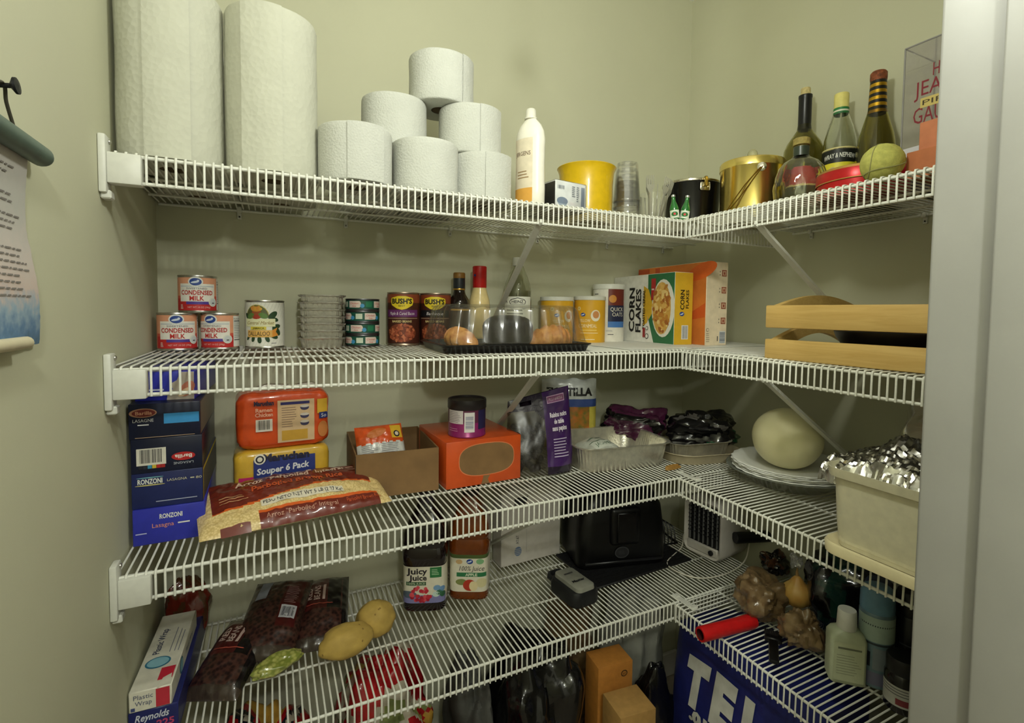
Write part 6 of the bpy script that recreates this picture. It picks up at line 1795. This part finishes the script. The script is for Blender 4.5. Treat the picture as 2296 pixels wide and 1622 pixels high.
# kraft cartons
t = carton('kraft_carton', 'small kraft carton standing among the floor bags', -138, 4, FLOOR, 100, 86, 366, R(-6), mat('kraft_light', (176, 136, 76), .7, var=.08), rough=.7)
t = carton('kraft_carton', 'orange-brown printed carton behind the small kraft carton', -122, 110, FLOOR, 104, 70, 410, R(-6), mat('kraft_orange', (190, 126, 54), .55, var=.08))
pb = MB(); f = F_front(70); pb.ell(f, 26, 380, 10, 9, ink(80, 56, 34), 2); pb.ell(f, 26, 380, 7, 6, ink(190, 126, 54), 3); pb.text(f, '80', 26, 376, 7, ink(80, 56, 34), 4); pb.build('print', t)
# blue sack with big white letters, leaning under the lowest right shelf
t = thing('blue_sack', 'navy blue woven sack with large white letters under the right shelf', 'sack', 66, -150, FLOOR, 0)
BS = mat('blue_woven_sack', (30, 38, 110), .5, var=.12, scale=30, coat=.15); WS = mat('sack_white_print', (206, 206, 200), .5, var=.1, scale=30)
SY, SZ = 210.0, 536.0
def sk(u, v):    # u along -y (to the right seen from the room), v up
    U_ = u * 2 - 1; V_ = v
    e = max(0.0, 1 - abs(U_) ** 3.0) ** .45 * (max(0.0, 1 - max(0, V_ - .5) ** 2 * 3.6)) ** .5
    x_ = -58 * e + 4 * fbm((U_ * 1.5, V_ * 4, 2), 1) * e + 18 * V_
    return Vector((x_, -U_ * SY, V_ * SZ * (1 - .10 * (abs(U_) ** 2) * (1 if U_ < 0 else .3))))
mb = MB()
def smat(u, v):
    return BS
mb.grid(sk, 48, 48, BS); mb.grid(lambda u, v: (lambda p_: Vector((160 - p_.x * .4, p_.y, p_.z)))(sk(u, v)), 20, 20, BS, flip=True)
mb.grid(lambda u, v: sk(0, v) * (1 - u) + Vector((160 - sk(0, v).x * .4, sk(0, v).y, sk(0, v).z)) * u, 4, 20, BS); mb.grid(lambda u, v: sk(1, v) * u + Vector((160 - sk(1, v).x * .4, sk(1, v).y, sk(1, v).z)) * (1 - u), 4, 20, BS)
mb.grid(lambda u, v: sk(u, 1) * (1 - v) + Vector((160 - sk(u, 1).x * .4, sk(u, 1).y, sk(u, 1).z)) * v, 20, 4, BS)
mb.build('sack_body', t, smooth=60)
pb = MB()
def skf(u, v, l):   # u right (mm from centre), v up from floor
    p_ = sk((u / SY + 1) / 2, v / SZ); return (p_.x - 1.5 - EPS * l, p_.y, p_.z)
def sktext(s_, u0, v0, hh, ang, m_, w_=None):
    pb.text(skf, s_, u0, v0, hh, m_, 9, w=w_, rot=ang, bold=.07)
ang = R(-2)
sktext('T', -98, 352, 104, ang, WS, 78); sktext('E', -10, 352, 104, ang, WS, 66); sktext('L', 72, 350, 104, ang, WS, 60); sktext('O', 146, 350, 104, ang, WS, 66)
sktext('.01', -76, 312, 26, ang, WS, 60)
pb.build('lettering', t)
# white carrier bag under the right shelf near the jamb
t = crumple_bag('carrier_bag', 'white carrier bag with red and black marks near the jamb', 216, -450, FLOOR, 120, 90, 230, R(4), [film('white_carrier', (206, 204, 194))], 3.9, cr=.2, n=2.8)

# ================================================================ hanging scroll on the left wall
t = thing('wall_scroll', 'paper wall scroll with handwriting, hung from a green rod on a nail', 'wall scroll', XL, -370, 60, 0)
SCM = mat('scroll_paper', (196, 190, 184), .7, var=.06, scale=20)
nt = SCM.node_tree; b_ = nt.nodes['Principled BSDF']; tcn = nt.nodes.new('ShaderNodeTexCoord'); sx_ = nt.nodes.new('ShaderNodeSeparateXYZ'); nt.links.new(tcn.outputs['Object'], sx_.inputs[0])
nz_ = nt.nodes.new('ShaderNodeTexNoise'); nz_.inputs['Scale'].default_value = 90; nz_.inputs['Detail'].default_value = 5; nt.links.new(tcn.outputs['Object'], nz_.inputs['Vector'])
ma = nt.nodes.new('ShaderNodeMath'); ma.operation = 'MULTIPLY_ADD'; ma.inputs[1].default_value = 0.05; nt.links.new(nz_.outputs['Fac'], ma.inputs[0]); nt.links.new(sx_.outputs['Z'], ma.inputs[2])
mr = nt.nodes.new('ShaderNodeMapRange'); mr.inputs['From Min'].default_value = 0.01; mr.inputs['From Max'].default_value = 0.22; nt.links.new(ma.outputs[0], mr.inputs['Value'])
cr_ = nt.nodes.new('ShaderNodeValToRGB'); el = cr_.color_ramp.elements
el[0].position = 0.0; el[0].color = (lin(70), lin(96), lin(104), 1); el[1].position = 1.0; el[1].color = (lin(196), lin(190), lin(186), 1)
for p_, c_ in ((.14, (96, 130, 168)), (.24, (150, 172, 190)), (.34, (204, 186, 178)), (.5, (200, 190, 184)), (.75, (186, 184, 178))):
    e_ = el.new(p_); e_.color = (*[lin(q) for q in c_], 1)
nt.links.new(mr.outputs[0], cr_.inputs[0]); nt.links.new(cr_.outputs[0], b_.inputs['Base Color'])
def scr(off):
    def fn(u, v):
        edge = 3.0 * noise.noise(Vector((v * 9, 3, 0))) + 2.0 * noise.noise(Vector((v * 31, 5, 0)))
        edge2 = 3.0 * noise.noise(Vector((v * 8, 13, 0)))
        y_ = (-90 + edge2) + (180 + edge - edge2 + 18 * (1 - v)) * u
        x_ = 5 + 3 * math.sin(v * 7) + 4 * (1 - v) ** 2 * math.sin(u * 3) + off
        return (x_, y_, 190 * v + 2.5 * noise.noise(Vector((u * 14, 1, 0))) * (1 if v < .02 else 0))
    return fn
mb = MB(); mb.grid(scr(.5), 30, 40, SCM, flip=False); mb.grid(scr(-.3), 30, 40, SCM, flip=True); mb.build('paper', t, smooth=60)
pb = MB(); IK = mat('scroll_ink', (128, 122, 118), .6)
def scf(u, v, l):
    p_ = scr(.5)(u, v); return (p_[0] + .5 + EPS * l, p_[1], p_[2])
rnd = random.Random(11)
for i in range(20):
    v = .90 - i * .034
    if i in (2, 3, 10, 11):
        continue
    u = .08; e = .9 - .25 * rnd.random()
    while u < e:
        du = .02 + .05 * rnd.random()
        pb.poly(lambda a, b, l: scf(a, b, l), [(u, v), (u + du, v + .002), (u + du, v + .011), (u, v + .009)], IK, 1)
        u += du + .014
pb.build('handwriting', t)['kind'] = 'stuff'
GRD = mat('rod_grey_green', (84, 102, 92), .45, var=.08)
rod = MB(); rod.tube([(13, -104, 196), (13, 106, 196)], 10.5, GRD, 20); ro = rod.build('rod', t)
for e in (-104, 106):
    MB().lathe([(10.5, 0), (9.5, 4), (6, 7), (0, 8)], GRD, 20, Matrix.Translation((13, e, 196)) @ Matrix.Rotation(R(-90 if e > 0 else 90), 4, 'X'), caps=False).build('rod_end', ro)
MB().tube([(13, -92, 4), (13, 56, 4)], 6, mat('lower_dowel', (206, 196, 166), .5), 14).build('lower_dowel', t)
MB().tube(crom([(14, -50, 205), (16, -20, 222), (20, 5, 233), (16, 22, 222), (14, 42, 205)]), 1.5, mat('dark_twine', (70, 66, 54), .8), 5).build('twine', t)
o = MB().tube([(-4, 0, 0), (22, 0, 3)], 2.2, mat('dark_iron', (34, 34, 36), .5, .6), 8).lathe([(2, 0), (7, 3), (7, 5), (0, 6)], mat('dark_iron', (34, 34, 36), .5, .6), 14, Matrix.Translation((20, 0, 3)) @ Matrix.Rotation(R(84), 4, 'Y')).build('wall_nail', smooth=40, loc=(XL + 4.5, -364, 289)); tag(o, 'dark nail in the left wall holding the scroll twine', 'nail')
